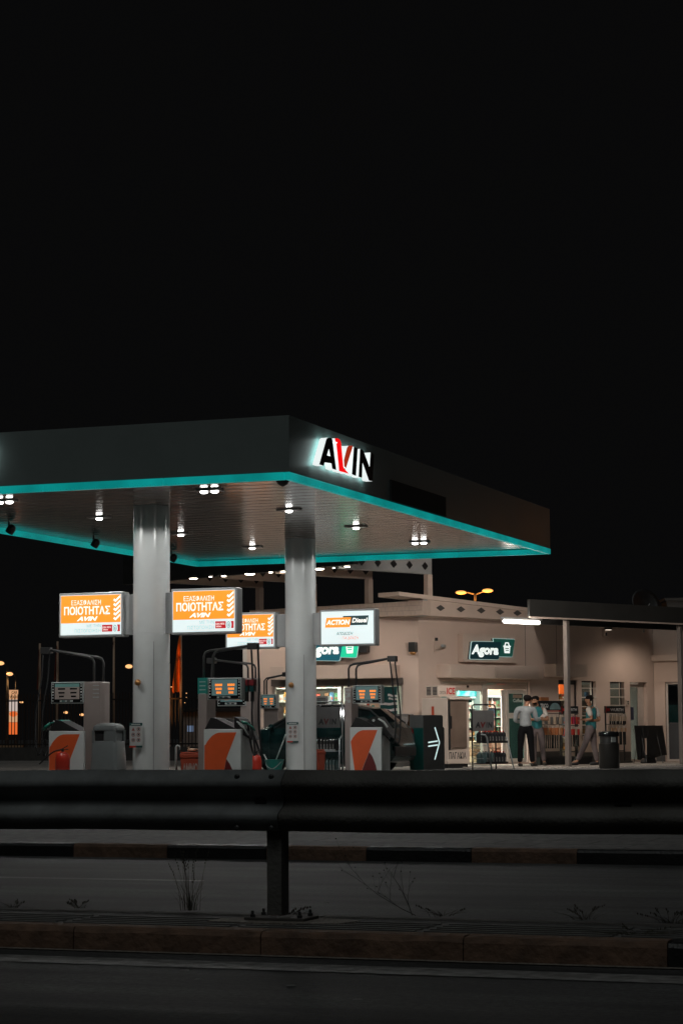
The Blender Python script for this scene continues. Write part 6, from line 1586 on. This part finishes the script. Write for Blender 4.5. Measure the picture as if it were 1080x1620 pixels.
# walking attendant, facing left
p = ppos(934, 1211)
person('bearded attendant in a teal polo striding left beside the round litter bin', 0, p, dict(
    pelvis=(.02, 0, .90), chest=(.03, .0, 1.23), neck=(.02, -.01, 1.46), head=(-.03, -.03, 1.61),
    shl=(-.05, -.17, 1.37), ell=(.03, -.24, 1.13), wrl=(-.17, -.22, 1.12), shr=(.17, .12, 1.37), elr=(.24, .02, 1.10), wrr=(-.02, -.18, 1.10),
    hipl=(-.02, -.09, .85), knl=(-.16, -.10, .47), anl=(-.34, -.06, .10), toel=(-.50, -.08, .05), hipr=(.06, .09, .85), knr=(.10, .08, .47), anr=(.18, .10, .08), toer=(.05, .09, .03)),
    cloth_teal, cloth_white, tr_grey, shoe_b, False, True, (-.95, -.3))

# ------------------------------------------------------------------ background
sod = lit('sodium_head', (1.0, .5, .2), 1.3); sod2 = lit('sodium_bright', (1.0, .42, .11), 1.35)
def street_lamp(px, py, d, r, label, pole_base=GZ, power=0, grp='distant street lamps'):
    p = at(px, py, d); h = p.z-pole_base
    t = thing('street_lamp', label, 'street lamp', (p.x, p.y, pole_base), 0, grp)
    mb = MB(); mb.tube([(.3*r*8, 0, 0), (.3*r*8, 0, h*.96), (.15*r*8, 0, h+.04*r*10), (0, 0, h+r)], [r*.5, r*.35, r*.3, r*.3], 6); mb.build('pole', dark_m, t)
    mb = MB(); mb.ball((0, 0, h), (r*1.3, r, r*.7), 7); mb.build('lamp_head', sod, t, smooth=True)
    if power: lamp('SPOT', 'street_lamp_light', p-Vector((0, 0, r*2)), power, (1, .5, .18), .2, (0, 0, 0), spot_size=radians(130), spot_blend=.5)
    return t
street_lamp(1, 1049.5, 100, .13, 'distant orange street lamp cut by the left photo edge', power=200)
street_lamp(15.5, 1066.5, 100, .12, 'distant orange street lamp second from the left edge', power=200)
street_lamp(34, 1111, 130, .09, 'tiny orange street lamp low beside the lit vertical banner')
street_lamp(104.5, 1127.5, 120, .10, 'tiny orange street lamp under the far left pump display, left one')
street_lamp(129.5, 1131, 120, .10, 'tiny orange street lamp under the far left pump display, right one')
street_lamp(204, 1054.5, 92, .12, 'distant orange street lamp touching the left side of the front column', power=120)
for i, (px, py) in enumerate(((271, 1087), (294.5, 1097), (294.5, 1104), (293, 1112), (291.5, 1124), (293.5, 1129))):
    street_lamp(px, py, 160, .05, ('tiny far lamp %s the orange flag' % ('left of' if i == 0 else 'right of')) if i == 0 else 'tiny far lamp in the vertical row right of the orange flag', grp='tiny far lamps' if i else None)
# street lamp out of frame at the right whose orange light glows on the end of the canopy side
t = thing('street_lamp', 'orange street lamp standing beyond the right edge of the photo', 'street lamp', (15.8, 60.4, GZ))
mb = MB(); mb.tube([(.5,0,0),(.5,0,6.6),(.35,0,6.85),(0,0,6.9)], [.08,.05,.04,.04], 8); mb.build('pole', dark_m, t); mb = MB(); mb.ball((0,0,6.86), (.3,.14,.08), 8); mb.build('lamp_head', sod2, t, smooth=True)
lamp('POINT', 'street_lamp_light', (15.8, 60.4, 7.0), 20, (1, .36, .10), .25)
# double headed lamp over the shop roof
d = 96; c = at(751, 939, d); t = thing('street_lamp', 'double headed orange street lamp rising behind the shop roof', 'street lamp', (c.x, c.y, GZ)); h = c.z-GZ
mb = MB(); mb.tube([(0,0,0),(0,0,h-.05)], [.10,.06], 8); mb.build('pole', mat('lit_pole', (.09,.07,.05), .5), t, smooth=True)
for s, hx, hy in ((-1, 729, 937.5), (1, 771, 934.5)):
    q = at(hx, hy, d); x = q.x-c.x; z = q.z-GZ
    mb = MB(); mb.tube([(0,0,h-.05),(x*.45,0,h+.04),(x,0,z+.02)], .035, 7); arm = mb.build('arm', mat('lit_pole', (.09,.07,.05), .5), t, smooth=True)
    mb = MB(); mb.ball((x, 0, z-.0), (.24,.12,.085), 9); mb.build('lamp_head', sod2, arm, smooth=True)
    lamp('POINT', 'double_lamp_light', (q.x, q.y-.4, q.z-.6), 250, (1, .38, .08), .15)
# fence
FD = 74.0
pa = at(-40, 1150, FD+2); pb = at(345, 1150, FD-2)
ft = thing('metal_fence', 'tall dark railing fence across the back left of the forecourt', 'fence', (pa.x, pa.y, GZ), math.atan2(pb.y-pa.y, pb.x-pa.x))
FL = (pb-pa).length; FH = 1.9
fm = mat('fence_metal', (.04,.032,.028), .5, .3)
mb = MB(); n = int(FL/.125)
for i in range(n): x = i*.125; mb.box(x-.011, x+.011, -.011, .011, .42, FH+.35)
o2 = mb.build('railing_bars', fm, ft); o2['kind'] = 'stuff'
mb = MB(); mb.box(0, FL, -.025, .025, .52, .57); mb.box(0, FL, -.025, .025, FH+.1, FH+.15); mb.build('rails', fm, ft)
mb = MB(); mb.box(0, FL, -.12, .12, 0, .45); mb.build('base_wall', plinth_m, ft)
# lit vertical banner box
X0 = at(13.5, 1091, 84); X1 = at(29, 1163, 84); w = (X1.x-X0.x)/2; h = X0.z-X1.z
t = thing('lit_banner', 'lit vertical orange and white banner box behind the fence at the left', 'sign', ((X0.x+X1.x)/2, 84, X1.z))
mb = MB(); mb.box(-w, w, 0, .15, 0, h); mb.build('box_body', dark_m, t)
mb = MB(); cwm = [lit('banner_cream', (.62,.33,.17), 1), lit('banner_orange', (.75,.14,.03), 1), lit('banner_white', (.55,.45,.40), 1), lit('banner_dark', (.10,.03,.01), 1)]
mb.box(-w+.02, w-.02, -.01, -.001, h*.78, h-.02, 0); mb.box(-w+.02, w-.02, -.01, -.001, h*.52, h*.775, 2); mb.box(-w+.02, w-.02, -.01, -.001, h*.28, h*.515, 0); mb.box(-w+.02, w-.02, -.01, -.001, 0.02, h*.275, 1)
mb.prism([(w*.8*cos(2*pi*i/16), h*.46+w*.55*sin(2*pi*i/16)) for i in range(16)], -.016, -.0105, 1)
text_into(mb, 'CAR', -w*.4, w*.75, h*.90, h*.965, -.012, 3, .03); text_into(mb, 'WASH', -w*.75, w*.75, h*.80, h*.865, -.012, 3, .03)
mb.build('banner_face', cwm, t)
for st_ in ((-8.5, 82, 5.5, .9), (-3.6, 90, 3.5, 1.0)):
    pass
# orange lit low wall and dark hut roof at far left
pL = at(-30, 1187, 80); pR = at(48, 1187, 80)
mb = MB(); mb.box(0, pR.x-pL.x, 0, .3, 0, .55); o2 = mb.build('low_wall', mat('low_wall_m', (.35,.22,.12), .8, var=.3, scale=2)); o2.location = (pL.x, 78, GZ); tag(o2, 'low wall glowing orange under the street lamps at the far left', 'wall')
# flags
fl_or = mat('flag_orange', (.75,.16,.02), .7, var=.2, scale=3); fl_rd = mat('flag_dull_red', (.22,.04,.015), .8, var=.3, scale=3)
def flag(px, pyt, pyb, d, wpx, m, label, py0, py1, sx=-1):
    base = at(px, 1170, d); top = at(px, pyt, d); z0 = at(px, py0, d).z; z1 = at(px, py1, d).z; wd = wpx/FP*d
    t = thing('flagpole', label, 'flagpole', (base.x, base.y, GZ), 0)
    mb = MB(); mb.tube([(0,0,0),(0,0,top.z-GZ)], [.055,.035], 8); mb.build('pole', mat('flag_pole_paint', (.5,.35,.25), .5), t, smooth=True)
    mb = MB(); n = 14; k = 10; vs = []; fs = []
    for j in range(n+1):
        v = j/n; ww = wd*(.15+.85*v**.8) if v < .93 else wd*(.95-.3*(v-.93))
        for i in range(k+1):
            u = i/k; vs.append((sx*ww*u, -.02-.10*sin(u*9+v*3)*min(1, v*2)-.03*sin(v*12), z1-GZ-(z1-z0)*v-(.0 if u < .5 else .10*(u-.5)*v)))
    for j in range(n):
        for i in range(k): fs.append((j*(k+1)+i, j*(k+1)+i+1, (j+1)*(k+1)+i+1, (j+1)*(k+1)+i))
    mb.add(vs, fs); mb.build('furled_flag', m, t, smooth=True)
flag(286, 1000, 1145, 76, 15, fl_or, 'flagpole with a drooping orange flag right of the front column', 1095, 1006)
flag(267.5, 1050, 1145, 74, 3, fl_or, 'bare looking orange lit pole touching the right side of the front column', 1058, 1052)
flag(62, 1018, 1150, 78, 5, fl_rd, 'dull red furled flag on a pole left of the far left pump mast', 1090, 1025)
flag(90, 1015, 1150, 78, 6, fl_rd, 'dull red furled flag behind the far left pump mast', 1075, 1020)
flag(179.5, 1008, 1150, 82, 2, fl_rd, 'bare thin pole seen under the left light box sign', 1020, 1014)
FLp = at(240, 1170, 69); FLp.z = GZ+.30; ft_ = thing('added_flag_uplight', 'small added uplight brightening the orange flag, hidden behind the front column', 'spotlight', (FLp.x, FLp.y, GZ))
mb = MB(); mb.lathe([(.10, 0), (.10, .03), (.03, .04), (.03, .12), (.09, .14), (.10, .24)], 16); mb.build('housing', dark_m, ft_, auto=40)
lamp('SPOT', 'added_flag_light', FLp, 1300, (1, .42, .10), .1, (at(283, 1070, 76)-FLp).to_track_quat('-Z', 'Y').to_euler(), spot_size=radians(17), spot_blend=.6)  # lamp and ground fixture are added to brighten the orange flag
# low building far right of flag
a = at(290, 1121, 110); b = at(330, 1141, 110)
t = thing('far_building', 'low grey building far behind the flag with a faint blue light', 'building', (a.x, 110, GZ))
mb = MB(); mb.box(0, 6, 0, 4, 0, a.z-GZ-.15); mb.build('wall', mat('far_wall', (.25,.22,.2), .8), t)
mb = MB(); mb.box(-.2, 6.2, -.2, 4.2, a.z-GZ-.149, a.z-GZ); mb.build('roof', dark_m, t)
mb = MB(); mb.box(.2, .5, -.02, -.001, 1.0, 1.3); mb.build('window', lit('far_blue', (.10,.14,.22), 1), t)
# satellite dish and chimney block on the porch roof
Pd = at(1018, 962, 60); t = thing('satellite_dish', 'dim satellite dish on the porch roof against the dark sky', 'satellite dish', (Pd.x, Pd.y, ZU-.1))
mb = MB(); mb.T = Matrix.Translation((0,0,.42)) @ Matrix.Rotation(radians(25), 4, 'Z') @ Matrix.Rotation(radians(70), 4, 'X'); mb.lathe([(.02,.0),(.20,.02),(.36,.08),(.44,.13),(.445,.14),(.36,.10),(.2,.04),(.02,.02)], 28); mb.build('reflector', mat('dish_dark', (.008,.008,.008), .5), t, smooth=True)
mb = MB(); mb.tube([(0,.1,-.3),(0,.1,.30),(0,.0,.42)], .03, 8); mb.tube([(0,0,.2),(.1,-.45,.45)], .012, 6); mb.build('mast', grey_paint, t)
Pc = at(1070, 950, 61); mb = MB(); mb.box(-.28, 1.2, 0, 1.0, -.6, .0); mb.box(-.33, 1.25, -.05, 1.05, .0, .07); o2 = mb.build('roof_block', mat('roof_block_m', (.07,.065,.06), .8)); o2.location = Pc; tag(o2, 'plain block on the roof at the right photo edge', 'roof block')

# ------------------------------------------------------------------ weeds on the median
grass_m = mat('dry_grass', (.05,.045,.03), .8, var=.4, scale=5); twig_m = mat('dark_twig', (.018,.017,.014), .8)
def tuft(px, py, n, h, spread, label, m=grass_m):
    p = onz(px, py, .12); t = []
    mb = MB()
    for i in range(n):
        a = random.uniform(0, 2*pi); r0 = random.uniform(0, spread*.35); hh = h*random.uniform(.35, 1)*(1 if random.random() < .3 else .55); ln = random.uniform(.1, .5)*spread*1.3
        base = Vector((r0*cos(a), r0*sin(a)*.5, 0)); dirn = Vector((cos(a), sin(a)*.5, 0)); w = random.uniform(.0008, .0018); pts = []
        for k in range(5):
            u = k/4; pts.append(base+dirn*(ln*u**1.8)+Vector((0, 0, hh*(u-.12*u*u))))
        mb.tube(pts, [w, w, w*.8, w*.6, w*.25], 3, cap=False)
        if hh > h*.55:
            for q in range(5):
                u = .7+.06*q; c = base+dirn*(ln*u**1.8)+Vector((0, 0, hh*(u-.12*u*u))); mb.ball(tuple(c+Vector((random.uniform(-.006,.006), 0, 0))), (.003, .003, .007), 3)
    o2 = mb.build('dry_weed', m); o2.location = p; tag(o2, label, 'weed', 'weeds on the median'); return o2
tuft(301, 1441, 46, .46, .17, 'tallest clump of dry grass on the median left of the barrier post')
tuft(20, 1437, 30, .07, .10, 'small dry tuft at the far left of the median')
tuft(125, 1438, 30, .07, .09, 'small dry tuft on the median left of the tall clump')
tuft(700, 1450, 24, .08, .22, 'low flat tuft on the median right of the twiggy weed')
tuft(925, 1456, 26, .10, .22, 'loose spiky tuft on the median far edge toward the right')
tuft(1062, 1462, 36, .10, .22, 'dense short tuft on the median at the right photo edge')
tuft(1010, 1480, 50, .06, .35, 'flat tuft on top of the near kerb at the right')
tuft(455, 1449, 40, .06, .20, 'low tuft just behind the barrier post foot')
p = onz(652, 1449, .12); mb = MB()
def twig(a, d, l, r, lev):
    pts = [a]; 
    for k in range(5):
        d = (d+Vector((random.uniform(-.22,.22), random.uniform(-.1,.1), random.uniform(-.05,.12)))).normalized(); pts.append(pts[-1]+d*l/5)
    mb.tube(pts, [r*(1-.13*k) for k in range(6)], 4, cap=False)
    if lev:
        for k in range(1, 6):
            if random.random() < .8: twig(pts[k], (d+Vector((random.uniform(-1.2,1.2), random.uniform(-.4,.4), random.uniform(0,.5)))).normalized(), l*.45, r*.55, lev-1)
    if lev == 0: mb.ball(tuple(pts[5]), (.004, .003, .004), 3)
twig(Vector((0,0,0)), Vector((-.35,0,.9)), .30, .0024, 2); twig(Vector((.02,0,0)), Vector((-.9,0,.42)), .42, .0022, 2)
o2 = mb.build('twiggy_weed', twig_m); o2.location = p; tag(o2, 'dark leafless twiggy weed on the median right of the barrier post', 'weed')
# a few pebbles and scraps on the road
for (px, py, z, lab) in ((292, 1535.5, .006, 'flat pale scrap on the near road left of centre'), (460, 1560, .006, 'small pale scrap on the near road'), (565, 1582, .006, 'pale scrap on the near road right of centre'), (516, 1429, .006, 'pale scrap on the far road right of the barrier post'), (315, 1550, .006, 'tiny pale scrap on the near road beside a larger one')):
    q = onz(px, py, z); mb = MB(); mb.hexa([(-.022,-.01,0),(.024,-.012,0),(.02,.012,0),(-.018,.01,0),(-.016,-.006,.004),(.016,-.008,.006),(.014,.008,.004),(-.012,.006,.003)]); o2 = mb.build('litter_scrap', mat('scrap', (.16,.155,.15), .7)); o2.location = q; tag(o2, lab, 'litter', 'scraps of litter on the roads')
